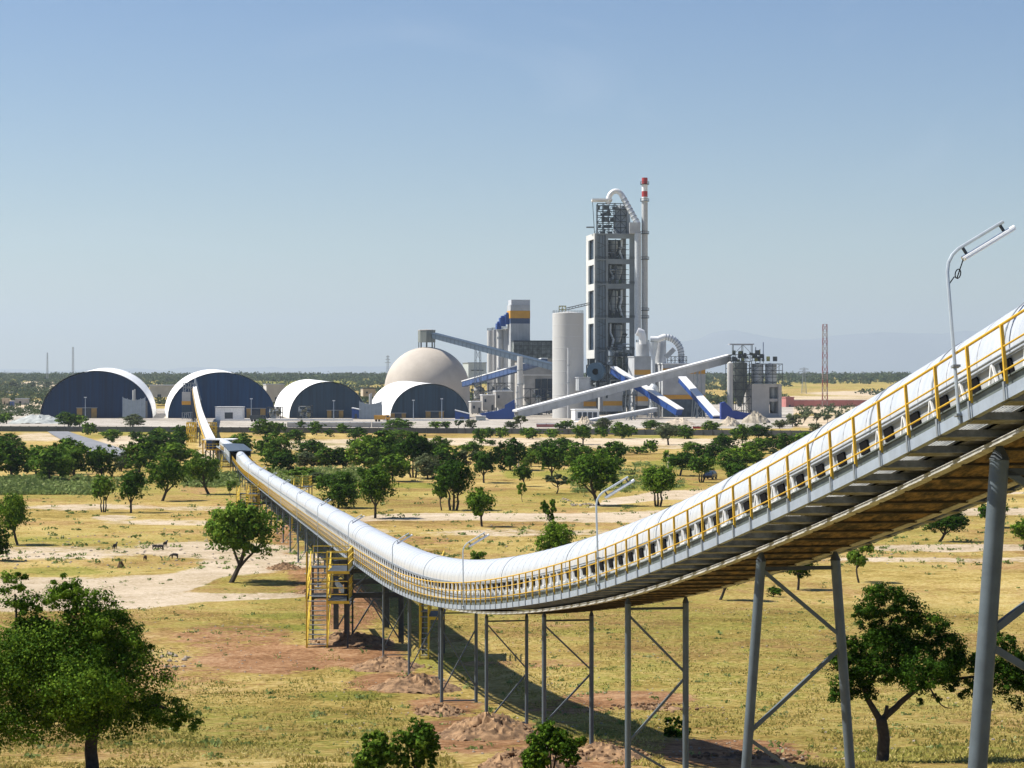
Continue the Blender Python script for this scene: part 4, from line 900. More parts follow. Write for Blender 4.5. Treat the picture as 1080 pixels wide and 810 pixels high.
mb = MB(); pts = [P(686, 358, D), P(694, 358, D), P(700, 355.5, D)] + [P(701 + 17.5 * math.sin(t_), 374 - 18.5 * math.cos(t_), D) for t_ in np.linspace(.05, 1.57, 10)] + [P(718.5, 384, D)]
mb.tube(pts, 1.55, 16); dr = mb.build('duct', MATS['duct_white'], r); mb = MB()
for i in range(3, 13): d_ = (pts[i] - pts[i - 1]).normalized(); mb.cyl(pts[i], pts[i] + d_ * .3, 1.75, 1.75, 16)
mb.build('duct_ring', galv, dr)
r = thing('vent_cowl', 'white bent vent cowl on the left filter vessel', 'duct', P(676, 361, D)); mb = MB(); mb.tube([P(678, 363, D), P(677.5, 355, D), P(676.5, 351.5, D), P(672, 349.5, D)], [1.7, 1.9, 2.1, 2.0], 14); mb.build('cowl', whiteP, r)
r = thing('hopper', 'white tapering hopper between the two filter vessels', 'hopper', P(689, 440, D - 1)); mb = MB(); mb.lathe((X(689, D - 1), D - 1, 0), [(2.4, Z(361, D)), (2.2, Z(366, D)), (1.0, Z(378, D)), (1.0, Z(405, D)), (2.6, Z(409, D)), (2.9, Z(414, D)), (1.9, Z(418, D)), (1.9, Z(434, D))], 18); mb.build('shell', vw, r); mb = MB(); framework(mb, X(684, D), X(695, D), D - 4, D + 1, Z(440, D), Z(414, D), 2, 3, .25); mb.build('frame', galv, r)
r = thing('elbow_duct', 'short pale box duct slanting inside the big arched duct', 'duct', P(708, 378, D - 3)); mb = MB(); mb.bar(P(702, 377, D - 3), P(711, 368, D - 3), 2.4, 2.4); mb.build('duct', clad, r); mb = MB(); framework(mb, X(704, D), X(724, D), D - 2, D + 3, Z(384, D), Z(376, D), 5, 2, .2); mb.build('frame', galvD, r)
# concrete block with round tanks, right end
D = 1000; r = thing('loading_station', 'concrete loading station with round tanks at the right end of the plant', 'building', (X(800, D), D, zg(D)))
mb = MB(); gbox(mb, 792, 808.5, 405, 441, D, 14); mb.build('walls', mat('load_conc', (.40, .39, .37), .85, 0, .1, .15), r)
mb = MB(); 
for a, b, c_, d in ((808.5, 811.5, 405, 441), (821, 824.5, 405, 441), (811.5, 821, 405, 408.5), (811.5, 821, 420.5, 423.5), (811.5, 821, 436, 441)): gbox(mb, a, b, c_, d, D + 1.3, 12, d)
mb.build('open_frame', MATS['load_conc'], r); gbox(MB(), 812, 821, 408.5, 436, D + 11, .4, 436).build('inner_wall', glassD, r)
mb = MB(); mb.lathe((X(816.5, D), D + 6, 0), [(2.0, Z(409, D)), (1.8, Z(424, D)), (.6, Z(434, D))], 14); mb.build('chute', vm, r)
for pc in (800.5, 814.5):
    c_ = (X(pc, D), D + 5.5, 0); rr_ = 6.1 * D / F; mb = MB(); mb.lathe(c_, [(rr_, Z(404.8, D)), (rr_, Z(384, D)), (.01, Z(382.5, D))], 28); tk = mb.build('tank', tankM, r); mb = MB()
    for y_ in (386, 394.5, 403): mb.lathe(c_, [(rr_ + .01, Z(y_, D) - .2), (rr_ + .15, Z(y_, D) - .1), (rr_ + .15, Z(y_, D) + .1), (rr_ + .01, Z(y_, D) + .2)], 28)
    mb.build('tank_ring', galvD, tk)
mb = MB(); framework(mb, X(794, D), X(825, D), D - 1.0, D + 12, Z(404.8, D), Z(383.8, D), 3, 3, .25); mb.build('tank_frame', galvD, r)
r = thing('mixing_plant', 'dark steel framed mixing plant with hopper left of the concrete loading station', 'machinery', (X(780, D), D, zg(D)))
mb = MB(); framework(mb, X(767.5, D), X(792.5, D), D, D + 9, Z(441, D), Z(381, D), 3, 8, .3); framework(mb, X(770, D), X(806, D), D + 1, D + 8, Z(381, D), Z(374, D), 6, 2, .25); framework(mb, X(774, D), X(794, D), D + 2, D + 7, Z(374, D), Z(363.5, D), 2, 1, .25); mb.build('frame', galvD, r)
MB().box(P(769.5, 363.5, D + 1), (26 * D / F, 0, 0), (0, 7, 0), (0, 0, .5)).build('top_roof', roofG, r)
mb = MB(); mb.lathe((X(781, D), D + 4.5, 0), [(.01, Z(381, D)), (3.7, Z(382.5, D)), (3.7, Z(409, D)), (1.2, Z(425, D)), (1.0, Z(429, D))], 24); mb.build('hopper', mat('hopper_dark', (.13, .15, .14), .6, .2, .3, .3), r)
mb = MB(); mb.lathe((X(769.5, D), D - 2, 0), [(3.1 * D / F, Z(432, D)), (3.1 * D / F, Z(383, D)), (.01, Z(381, D))], 20); mb.build('side_tank', siloW, r)
mb = MB(); rr = random.Random(12)
for i in range(34):
    b_ = rr.choice((381, 381, 377.5, 374)); a = P(rr.uniform(771, 803 if b_ < 381 else 820), b_, D + rr.uniform(1, 7)); MB().box(a, (rr.uniform(.6, 2.2), 0, 0), (0, 1, 0), (0, 0, rr.uniform(.8, 2.4))).build('equipment', rr.choice([plantG, ygr, galvD]), r)
for px, t_ in ((797, 366), (805, 361), (801.5, 368)): MB().bar(P(px, 383, D + 3), P(px, t_, D + 3), .35).build('mast', mat('mast_blue', (.10, .14, .25), .6), r)
def polywall(label, pts, D, th, m, name='cladding_wall', cat='wall'):
    r = thing(name, label, cat, P(sum(p[0] for p in pts) / len(pts), max(p[1] for p in pts), D)); MB().prism([P(a, b, D) for a, b in pts], (0, th, 0)).build('panels', m, r)
    xs_ = [p[0] for p in pts]; mb = MB(); x_ = min(xs_) + 1.5
    top = {}
    while x_ < max(xs_) - 1:
        ys_ = []
        for i in range(len(pts)):
            (a, b), (c_, d) = pts[i], pts[(i + 1) % len(pts)]
            if (a - x_) * (c_ - x_) < 0: ys_.append(b + (d - b) * (x_ - a) / (c_ - a))
        if len(ys_) >= 2: mb.box(P(x_, max(ys_), D - .08), (.12, 0, 0), (0, .09, 0), (0, 0, (max(ys_) - min(ys_)) * D / F))
        x_ += 2.2
    mb.build('ribs', m, r); return r
polywall('bright blue stepped wall at the right end of the plant', [(760.5, 445), (760.5, 425), (764.5, 423.8), (771, 430), (773, 432.8), (783, 434.6), (793, 436), (793, 440), (779, 445.5)], 955, 6, mat('royal_blue', (.008, .035, .23), .55, 0, .12, .2))
polywall('bright blue wall with slanting top left of the thick standing pipe', [(505, 436.5), (524, 433.4), (532.2, 430.6), (532.2, 427.4), (543, 421.3), (543, 445), (523, 446)], 960, 6, blueP)
def shed(label, px0, px1, D, top0, top1, wm, rm, dep=8, by=None, name='shed'):
    r = thing(name, label, 'shed', (X(px0, D), D, zg(D))); b = by or HZ - zg(D) * F / D
    MB().prism([P(px0, b, D), P(px1, b, D), P(px1, top1, D), P(px0, top0, D)], (0, dep, 0)).build('walls', wm, r)
    a, c_ = P(px0 - .4, top0 - .5, D - .4), P(px1 + .4, top1 - .5, D - .4); MB().prism([a, c_, c_ + UP * .35, a + UP * .35], (0, dep + .8, 0)).build('roof', rm, r)
    MB().box(P(px0 + (px1 - px0) * .35, b, D - .12), ((px1 - px0) * .3 * D / F, 0, 0), (0, .15, 0), (0, 0, (b - max(top0, top1)) * .6 * D / F)).build('door', galvD, r); return r
shed('blue shed with white sloping roof at the right foot of the rightmost hall', 480, 495, 965, 433.5, 437.5, blueP, whiteP, by=443.5)
shed('small blue and white shed left of the ribbed grey enclosure', 371, 379.5, 965, 431.2, 433, blueP, whiteP, by=441.5)
shed('small pale cabin in front of the bright blue wall', 502, 512, 930, 440, 440.2, mat('cabin', (.40, .44, .42), .6), clad, by=447)
shed('white windowed store in front of the second hall', 227, 255.5, 960, 430.2, 430.2, mat('store_white', (.82, .81, .78), .6), whiteP, by=442.2)
for i, (a, b, c_, d, lab) in enumerate(((497, 508, 424, 436, 'white block building behind the left end of the bright blue wall'), (509, 522, 417, 433, 'white machine house left of the slanting blue wall'), (523, 541, 413, 430, 'pale machine house behind the slanting blue wall'))):
    bldg(lab, a, b, c_, d, 1020 + i * 12, 8, conc, [('window', a + 2, a + 4, c_ + 4, c_ + 7, glassD), ('door', b - 3.5, b - 1.5, d - 6, d, galvD)])
# ribbed enclosures
def enclosure(label, px0, px1, top, bot, D, n_):
    r = thing('transformer_enclosure', label, 'enclosure', (X((px0 + px1) / 2, D), D, Z(bot, D)), 'ribbed grey enclosures'); em = mat('enclosure_grey', (.30, .35, .39), .55, .2, .1, .5)
    for i in range(n_):
        a = px0 + (px1 - px0) * i / n_; b = px0 + (px1 - px0) * (i + 1) / n_; t1 = top + (2.6 * math.sin(math.pi * i / n_)); t2 = top + 2.6 * math.sin(math.pi * (i + 1) / n_)
        MB().prism([P(a + .25, bot, D), P(b - .25, bot, D), P(b - .25, t2, D), P(a + .25, t1, D)], (0, .4, 0)).build('panel', em, r)
    mb = MB()
    for i in range(n_ + 1): a = px0 + (px1 - px0) * i / n_; t1 = top + 2.6 * math.sin(math.pi * i / n_) - 1; mb.bar(P(a, bot, D - .1), P(a, t1, D - .1), .25)
    mb.build('frame', galvL, r); MB().box(P(px0 + .3, bot, D + 1), ((px1 - px0 - .6) * D / F, 0, 0), (0, 7, 0), (0, 0, (bot - top - 3.5) * D / F)).build('core', galvD, r)
    mb = MB(); pc = (px0 + px1) / 2; mb.tube([P(pc - .5, top + 3, D), P(pc - .5, top - 8, D)], .5, 8); mb.tube([P(pc + 1, top + 3, D), P(pc + 1, top - 9, D)], .3, 8); mb.build('stack', clad, r)
enclosure('ribbed grey enclosure with a pipe stack in front of the leftmost hall', 129.5, 153, 419.5, 441, 962, 5)
enclosure('ribbed grey enclosure with a pipe stack between the third and fourth halls', 379, 402.5, 423.5, 442.5, 965, 6)
# intake tower at second hall
D = 962; r = thing('intake_tower', 'grey and orange clad intake tower beside the climbing feed conveyor', 'tower', (X(197, D), D, zg(D)))
gbox(MB(), 192, 201, 413.5, 423, D, 8, 423).build('walls', clad, r); gbox(MB(), 191.8, 201.2, 423, 427, D - .1, 8.2, 427).build('band', orange, r); gbox(MB(), 192, 201, 427, 435, D, 8, 435).build('lower_walls', slate, r)
mb = MB(); framework(mb, X(192, D), X(201, D), D + .5, D + 7, zg(D), Z(435, D), 2, 1, .35); framework(mb, X(193, D), X(204, D), D + 1, D + 7, Z(413, D), Z(404, D), 2, 2, .3)
mb.bar(P(204, 420, D - 2), P(206, 399, D + 3), .5); mb.bar(P(212, 422, D - 2), P(206, 399, D + 3), .5); mb.build('steelwork', galv, r)
# lattice machines before the halls
for lab, a, b, t_ in (('round wire cage reel left of the third hall', 282, 296, 429.5), ('yellow lattice machine before the third hall', 314, 328, 428), ):
    clutter(lab, a, b, t_, 441.5, 958, mat('cage', (.36, .33, .20), .7, 0, .4, .5), int(a), 22, vess=2, name='lattice_machine')
# long low white loading walls
def lowwall(label, px0, px1, t0, b0, D, m, name='low_wall', h=.35):
    r = thing(name, label, 'wall', (X(px0, D), D, Z(b0, D))); MB().box(P(px0, b0, D), ((px1 - px0) * D / F, 0, 0), (0, 1, 0), (0, 0, (b0 - t0) * D / F)).build('panels', m, r)
    mb = MB(); k_ = max(2, int((px1 - px0) / 7))
    for i in range(k_ + 1): mb.box(P(px0 + (px1 - px0) * i / k_ - .25, b0, D - .15), (.3, 0, 0), (0, .2, 0), (0, 0, (b0 - t0) * D / F + .25))
    mb.build('pier', m, r); MB().box(P(px0, t0, D - .1), ((px1 - px0) * D / F, 0, 0), (0, 1.2, 0), (0, 0, h)).build('coping', whiteP, r); return r
lowwall('long low white wall running before the second and third halls', 228, 372, 442.6, 444.2, 930, whiteP)
lowwall('pale concrete loading wall low before the third hall', 303, 391, 446, 451.6, 800, conc)
lowwall('short pale concrete loading wall before the rightmost hall', 392.5, 412, 446, 451.6, 800, conc)
lowwall('long low white wall running before the rightmost hall', 404, 492, 443.0, 444.4, 930, whiteP)
lowwall('long brick red wall on the plain beyond the plant at right', 837, 914, 422, 429, 1420, pinkW, name='boundary_wall')
lowwall('low dark red wall in front of the largest silo', 566, 586, 447.5, 451.5, 800, pinkW)
lowwall('short bright red barrier before the filter buildings', 731, 741, 450, 453.5, 775, redP)
# boundary wall
bw = thing('boundary_wall', 'long dark grey boundary wall between the fields and the plant', 'wall', (X(400, 700), 700, -18)); mb = MB(); mp_ = MB(); pts = [(-160, 454.4, 740), (50, 455.2, 730), (300, 456.5, 713), (480, 457.2, 704), (700, 459, 683), (865, 460.5, 668), (1300, 462, 650)]
for (a, b_, d0), (c_, e_, d1) in zip(pts[:-1], pts[1:]):
    p, q = Vector((X(a, d0), d0, -18.2)), Vector((X(c_, d1), d1, -18.2)); L_ = (q - p).length; k_ = int(L_ / 3.2)
    mb.add([p, q, q + UP * 2.05, p + UP * 2.05, p + Vector((0, .2, 0)), q + Vector((0, .2, 0)), q + Vector((0, .2, 2.05)), p + Vector((0, .2, 2.05))], [(0, 1, 2, 3), (4, 7, 6, 5), (3, 2, 6, 7), (0, 4, 5, 1)])
    for i in range(k_): s_ = p.lerp(q, i / k_); mp_.box(s_ + Vector((-.12, -.1, 0)), (.24, 0, 0), (0, .35, 0), (0, 0, 2.2))
mb.build('panels', wallM, bw); mp_.build('piers', mat('pier', (.14, .15, .155), .9), bw)['kind'] = 'stuff'

# warehouse behind halls, far masts
bldg('long low grey warehouse seen between the two leftmost halls', 158, 197, 407, 419, 1450, 60, clad, [('door', 166, 170, 416, 419, glassD)], roofm=roofG)
bldg('low pale warehouse seen between the second and third halls', 281, 300, 406, 424, 1400, 50, siloW, [('door', 290, 293, 419, 424, glassD)], roofm=roofG)
bldg('small tan building behind the third and fourth halls', 383, 396, 410, 418, 1500, 20, tan, [('window', 386, 388, 413, 415, glassD)], roofm=galvD)
bldg('pink house at the left end of the brick red wall', 829, 837.5, 419.5, 431, 1400, 12, pinkW, [('door', 832, 834, 427, 431, glassD)], roofm=pinkW)
bldg('pale far building behind the dome and silos', 494, 513, 383, 400, 1500, 30, mat('farpale', (.42, .46, .44), .7), [('window', 497, 510, 390, 391, galvD)], roofm=galv)
def mast(label, pc, top, bot, D, hw, ma, mb_, cross=0, tw=.5):
    r = thing('lattice_mast' if not cross else 'power_pylon', label, 'mast' if not cross else 'pylon', (X(pc, D), D, Z(bot, D))); zb_, zt_ = Z(bot, D), Z(top, D); n_ = 12; hwm = hw * D / F
    if 1:
        for i in range(n_):
            mb = MB(); band_ = i % 2
            z0, z1 = zb_ + (zt_ - zb_) * i / n_, zb_ + (zt_ - zb_) * (i + 1) / n_; w0 = hwm * (1 - (1 - tw) * i / n_); w1 = hwm * (1 - (1 - tw) * (i + 1) / n_); cx_ = X(pc, D); th = (.00018 if ma is not mb_ else .00007) * D
            cs0 = [(cx_ + a * w0, D + b * w0, z0) for a, b in ((-1, -1), (1, -1), (1, 1), (-1, 1))]; cs1 = [(cx_ + a * w1, D + b * w1, z1) for a, b in ((-1, -1), (1, -1), (1, 1), (-1, 1))]
            for k_ in range(4): mb.bar(cs0[k_], cs1[k_], th); mb.bar(cs0[k_], cs1[(k_ + 1) % 4], th * .6); mb.bar(cs0[(k_ + 1) % 4], cs1[k_], th * .6); mb.bar(cs1[k_], cs1[(k_ + 1) % 4], th * .6)
            mb.build('mast_section', ma if band_ else mb_, r)
    if cross:
        for k_, f_ in enumerate((.72, .84, .95)): mb = MB(); z_ = zb_ + (zt_ - zb_) * f_; w_ = hwm * cross * (1 - .2 * k_); mb.bar((X(pc, D) - w_, D, z_), (X(pc, D) + w_, D, z_), .4); mb.bar((X(pc, D) - w_, D, z_), (X(pc, D), D, z_ + 1.6), .25); mb.bar((X(pc, D) + w_, D, z_), (X(pc, D), D, z_ + 1.6), .25); mb.build('cross_arm', galv, r)
mast('tall red and white lattice mast right of the plant', 870, 342, 430, 1360, 2.7, mat('mast_red', (.24, .05, .045), .7), mat('mast_white', (.30, .22, .19), .7), tw=.8)
mast('grey power pylon on the plain left of the red and white mast', 848, 388, 415, 2200, 2.6, galv, galv, 3.2, .3)
mast('thin far lattice mast above the trees, right of two at far left', 77, 366, 399, 2900, .9, galv, galv, tw=.8)
mast('thin far lattice mast above the trees, leftmost in the picture', 50, 372, 399, 3000, .8, galv, galv, tw=.5)
mast('small far pylon on the skyline left of the dome', 409, 375, 402, 2600, 1.5, galv, galv, 2, .4)
for i, (px, t_) in enumerate(((90, 419.5), (265, 421), (352, 423), (436, 422.5), (466, 421))):
    D = 972; b_ = Vector((X(px, D), D, -18)); r = thing('yard_light', 'slim yard light in front of the ' + ('leftmost hall', 'second hall', 'third hall', 'rightmost hall, left of its pair', 'rightmost hall, right of its pair')[i], 'yard light', b_, 'yard lights before the halls')
    mb = MB(); mb.tube([b_, (b_.x, D, Z(t_, D))], [.22, .14], 6); mb.build('pole', galvL, r); MB().box((b_.x - .6, D - .3, Z(t_, D)), (1.2, 0, 0), (0, .6, 0), (0, 0, .35)).build('lamp_head', lampW, r)

# village at far left
vl = [(2, 9, 421, 428, tan, 'tan hut at the left edge before the village field'), (10.5, 14.5, 423.5, 428.5, blueP, 'tiny bright blue hut left of the leftmost hall'), (16, 30, 421, 427, conc, 'pale long hut right of the tiny blue hut'), (2, 14, 414, 419, clad, 'grey roofed shack behind the tan hut'), (18, 28, 413.5, 418, roofG, 'grey roofed shack behind the pale long hut')]
for a, b, t_, bt, m_, lab in vl: bldg(lab, a, b, t_, bt, F * 18 / (bt - HZ), 8, m_, [('door', a + (b - a) * .3, a + (b - a) * .45, t_ + (bt - t_) * .35, bt, black)], name='hut', roofm=roofG if m_ is not tan else tan, cat='hut')
def car(label, px, D, m, yaw, name='parked_car', sc_=1., grp=None, z=None):
    r = thing(name, label, 'car', (X(px, D), D, zg(D) if z is None else z), grp); R_ = Matrix.Rotation(yaw, 4, 'Z'); o = r.location
    def T(x_, y_, z_): return o + R_ @ (Vector((x_, y_, z_)) * sc_)
    pf = [(-2.1, .35), (-2.15, .75), (-1.9, .95), (-1.1, 1.02), (-.55, 1.48), (1.1, 1.5), (1.75, 1.05), (2.1, .95), (2.15, .4)]
    mb = MB(); n_ = len(pf); vs = [T(a, -.85 if b < 1.1 else -.68, b) for a, b in pf] + [T(a, .85 if b < 1.1 else .68, b) for a, b in pf]
    mb.add(vs, [tuple(range(n_)), tuple(range(2 * n_ - 1, n_ - 1, -1))] + [(i, n_ + i, n_ + (i + 1) % n_, (i + 1) % n_) for i in range(n_)]); mb.build('body', m, r)
    for s_ in (-1, 1): 
        y0 = s_ * .80; mb = MB(); mb.add([T(-.95, y0, 1.06), T(-.5, s_ * .71, 1.42), T(1.0, s_ * .71, 1.44), T(1.55, y0, 1.08)], [(0, 1, 2, 3)]); mb.build('window', glassD, r)
        for x_ in (-1.35, 1.35): w_ = MB().cyl(T(x_, s_ * .62, .33), T(x_, s_ * .88, .33), .33, .33, 16).build('wheel', black, r); MB().cyl(T(x_, s_ * .881, .33), T(x_, s_ * .90, .33), .18, .18, 10).build('rim', galv, w_)
    mb = MB(); mb.add([T(-1.12, -.62, 1.06), T(-1.12, .62, 1.06), T(-.6, .6, 1.46), T(-.6, -.6, 1.46)], [(0, 1, 2, 3)]); mb.build('windscreen', glassD, r)
    return r
car('dark blue car parked in shade under a small tree beside the conveyor rail', 749, gD(505.5), mat('car_dark', (.015, .022, .04), .3, .3), 1.25)
for i, (px, m_, w_) in enumerate(((33, black, 'black'), (37.5, whiteP, 'white'), (42, redP, 'red'), (46.5, galvD, 'grey'))):
    car('tiny ' + w_ + ' car parked on the field left of the leftmost hall', px, F * 18 / (418 - HZ), m_, .2 * i, sc_=1.5, grp='cars parked beyond the leftmost hall')
for i, (px, lab) in enumerate(((76, 'dark tipper truck low before the leftmost hall'), (272, 'dark truck on the yard between the second and third halls'), (403, 'ochre loader by the ribbed enclosure, before the rightmost hall'))):
    D = 905; x_ = X(px, D); r = thing('truck', lab, 'truck', (x_, D, -18), None); m_ = (galvD, galvD, orange)[i]
    MB().prism([(x_ - 3.4, D, -17.1), (x_ + 1.2, D, -17.1), (x_ + 1.5, D, -15.2), (x_ - 3.6, D, -15.2)], (0, 2.4, 0)).build('tipper_body', m_, r)
    cb = MB().prism([(x_ + 1.5, D, -17.2), (x_ + 3.4, D, -17.2), (x_ + 3.4, D, -16.1), (x_ + 3.0, D, -15.1), (x_ + 1.6, D, -15.1)], (0, 2.3, 0)).build('cab', m_, r); MB().box((x_ + 1.9, D - .03, -16.1), (1.0, 0, 0), (0, .02, 0), (0, 0, .7)).build('window', glassD, cb)
    for k_ in (-2.6, -1.3, 2.4): MB().cyl((x_ + k_, D - .1, -17.5), (x_ + k_, D + .4, -17.5), .5, .5, 14).build('wheel', black, r)

# heaps
def heap(label, px, py, w_, h_, m, D=None, seed=0, dep=None, name='soil_mound', cat='soil mound', grp=None, res=30, rough=.4, tilt=0):
    D = D or gD(py); s_ = D / F; rx = w_ * s_ / 2; ry = dep or rx * .8; H = h_; c_ = (X(px, D), D, zg(D)); r = MB(); rs = np.random.default_rng(seed + 5); vs = []; n_ = res
    for i in range(n_):
        for j in range(n_):
            u, v = -1 + 2 * i / (n_ - 1), -1 + 2 * j / (n_ - 1); x_, y_ = c_[0] + u * rx, c_[1] + v * ry + u * tilt; q = math.sqrt(u * u + v * v)
            nz = float(vnoise(np.array(x_ * 3 / rx * 1.6 + seed), np.array(y_ * 3 / ry * 1.3), 3)) * .6 + float(vnoise(np.array(x_ * 9 / rx + seed), np.array(y_ * 8 / ry), 4)) * .4
            n3_ = float(vnoise(np.array(u * 17 + seed), np.array(v * 15.), 7)) * .5 + float(vnoise(np.array(u * 33 + seed), np.array(v * 31.), 8)) * .5; hh = max(0, 1 - q * q * (.9 + .9 * (nz - .5))) * (1 - rough + rough * 2 * nz) * H * (.72 + .56 * n3_); vs.append((x_, y_, float(zgx(x_, y_)) - .12 + hh * 1.1))
    r.add(vs, [(i * n_ + j, (i + 1) * n_ + j, (i + 1) * n_ + j + 1, i * n_ + j + 1) for i in range(n_ - 1) for j in range(n_ - 1)]); r.sm = True
    o = r.build(name, m, loc=c_); return tag(o, label, cat, grp)
heaps = [(372, 678, 95, .9, 'dark soil mound at the foot of the heavy stair frame'), (408, 703, 80, .8, 'soil mound under the slim trestle right of the heavy frame'), (437, 727, 100, 1.0, 'broad soil mound under the rear yellow stairs'),
         (462, 752, 60, .6, 'small stony mound at the foot of the trestle right of the rear stairs'), (516, 777, 120, 1.1, 'long stony mound below the trestle at the lowest dip'), (555, 812, 120, 1.0, 'stony mound at the bottom edge under the middle trestles'), (640, 800, 110, .6, 'dark mound between shrub and narrow straight trestle'), (300, 600, 40, .7, 'small mound under the far run of the conveyor'), (330, 625, 40, .6, 'small mound left of the yellow stair tower'), (690, 748, 110, .25, 'low flat spread of reddish soil behind the narrow trestle'), (790, 800, 130, .25, 'low flat reddish spoil between splayed trestle and small dark shrub')]
for i, (px, py, w_, h_, lab) in enumerate(heaps): heap(lab, px, py, w_, h_ * .62, soilM, seed=i, dep=2.6 if i < 7 else None, grp='spoil mounds along the conveyor', res=56)
heap('wide pale grey rubble heap before the leftmost hall', 40, 447, 56, 2.9, rubbleM, D=880, seed=20, dep=16, name='rubble_heap', cat='rubble heap')
heap('tan earth heap before the filter building', 716, 449, 34, 2.4, tan, D=840, seed=21, name='rubble_heap', cat='rubble heap'); heap('tan earth heap before the royal blue wall', 770, 450, 24, 3.0, tan, D=820, seed=22, name='rubble_heap', cat='rubble heap')
heap('stony heap at the foot of the concrete loading station', 797, 446, 30, 4.0, mat('stony', (.33, .29, .22), .95, 0, .4, .6, bump=.5), D=880, seed=23, name='rubble_heap', cat='rubble heap')
heap('small pale heap before the low white office', 617, 449, 20, 2.6, tan, D=840, seed=24, name='rubble_heap', cat='rubble heap')
heap('dark brown boulder shaped mound near the goats', 127.5, 598.5, 9, .55, mat('brown_earth', (.12, .07, .03), .95), seed=25, name='earth_lump', cat='earth lump')

# ---------------------------------------------------------------- trees
def leaves(lobes, n, size, seed, dens=14, shell=.62, spread=.17, flat=1.0, drop=0.0):
    """n leaf sprays gathered in clumps spread through the lobes (cx,cy,cz,rx,ry,rz,weight)"""
    g = np.random.default_rng(seed); lb = np.array(lobes, float); wts = lb[:, 6] * lb[:, 3] * lb[:, 5]; wts /= wts.sum()
    ncl = max(8, n // dens); li = g.choice(len(lb), ncl, p=wts); d = g.normal(size=(ncl, 3)); d[:, 2] += .25; d /= np.linalg.norm(d, axis=1)[:, None]
    rad = shell + (1 - shell) * g.random(ncl) ** .6; rad *= g.uniform(.86, 1.12, ncl)
    inner = g.random(ncl) < .22; rad[inner] *= g.uniform(.2, .8, inner.sum())
    cc = lb[li, :3] + d * lb[li, 3:6] * rad[:, None]; csz = spread * lb[li, 3:6].mean(1) * g.uniform(.45, 1.5, ncl); ctint = g.normal(.5, .16, ncl)
    k = g.integers(0, ncl, n); off = g.normal(size=(n, 3)); off /= np.linalg.norm(off, axis=1)[:, None]; rr_ = g.random(n) ** .45 * (1 + .45 * (g.random(n) < .12)); sq = g.uniform(.55, .9, ncl)
    pos = cc[k] + off * np.stack([rr_, rr_, rr_ * sq[k]], 1) * csz[k][:, None]
    nor = off * .9 + d[k] * .35 + g.normal(size=(n, 3)) * .42 + np.array([0, 0, .25]); nor /= np.linalg.norm(nor, axis=1)[:, None]
    a = np.cross(nor, g.normal(size=(n, 3))); a /= np.linalg.norm(a, axis=1)[:, None]; b = np.cross(nor, a)
    s = size * g.uniform(.55, 1.35, n)[:, None]; asp = g.uniform(.35, .75, n)[:, None]
    v = np.stack([pos - a * s, pos - b * s * asp + nor * s * .1, pos + a * s * 1.1, pos + b * s * asp - nor * s * .12], 1).reshape(-1, 3)
    tint = np.clip(ctint[k] + g.normal(0, .16, n), 0, 1); return v, n, tint
def limbs(spec, r0, n=8, seed=0, wob=.05):
    mb = MB(); rr = random.Random(seed)
    for (pts, ra, rb) in spec:
        pts = [Vector(p) for p in pts]; dn = dense(pts, 4) if len(pts) > 2 else [pts[0].lerp(pts[-1], i / 5) for i in range(6)]
        m_ = len(dn); L_ = (dn[-1] - dn[0]).length
        dn = [p + Vector((rr.uniform(-1, 1), rr.uniform(-1, 1), 0)) * wob * L_ * .12 * (0 < i < m_ - 1) for i, p in enumerate(dn)]
        mb.tube(dn, [ra + (rb - ra) * (i / (m_ - 1)) ** .8 for i in range(m_)], n)
    return mb
ROOTS = []
def treeobj(label, loc, crown_me, trunk_me, sc_, rot, grp=None, name='argan_tree', cat='tree', lf=None):
    r = thing(name, label, cat, loc, grp); r.rotation_euler = (0, 0, rot); r.scale = sc_
    for nm, me_ in (('crown', crown_me), ('trunk', trunk_me)):
        if me_ is None: continue
        o = bpy.data.objects.new(nm, me_); COL.objects.link(o); o.parent = r
    return r
# big unique trees, lobes given in metres from the base, local x to the right
def unique(label, px, py, lobes, spec, n, size, lm, grp=None, name='argan_tree', seed=1, D=None, cat='tree', **k):
    D = D or gD(py); v, c_, t_ = leaves(lobes, n, size, seed, **k); cm_ = npmesh('crown', v, c_, lm, t_)
    mb = limbs(spec, .1, 8, seed) if spec else None; loc = (X(px, D), D, float(zgx(X(px, D), D)))
    tm_ = None
    if mb:
        tm_ = bpy.data.meshes.new('trunk'); tm_.from_pydata(mb.v, [], mb.f); tm_.materials.append(bark); tm_.polygons.foreach_set('use_smooth', [True] * len(tm_.polygons))
    return treeobj(label, loc, cm_, tm_, (1, 1, 1), 0, grp, name, cat)
u = 57 / F   # metres in one picture unit at the nearest trees
def LB(dx, dy, rx, rz, w_=1, y=0, ry=None): return (dx * u, y, dy * u, rx * u, (ry or rx) * u, rz * u, w_)
big = [LB(-72, 160, 22, 16), LB(-78, 182, 17, 13), LB(-60, 140, 20, 16), LB(-22, 168, 24, 18), LB(-2, 158, 26, 20), LB(-40, 128, 34, 22), LB(8, 138, 30, 24), LB(28, 122, 28, 22), LB(-68, 110, 44, 34), LB(-92, 82, 40, 36), LB(-28, 100, 62, 46, 1.2), LB(30, 92, 44, 34), LB(58, 62, 34, 17), LB(88, 50, 20, 11, .8), LB(10, 56, 52, 24), LB(-50, 52, 50, 24), LB(-98, 40, 34, 20), LB(-15, 112, 36, 26, 1, 1.2), LB(5, 85, 40, 26, 1, -1.2), LB(-48, 88, 44, 26, 1, 1.4), LB(-30, 185, 12, 9, .5), LB(-92, 112, 26, 20)]
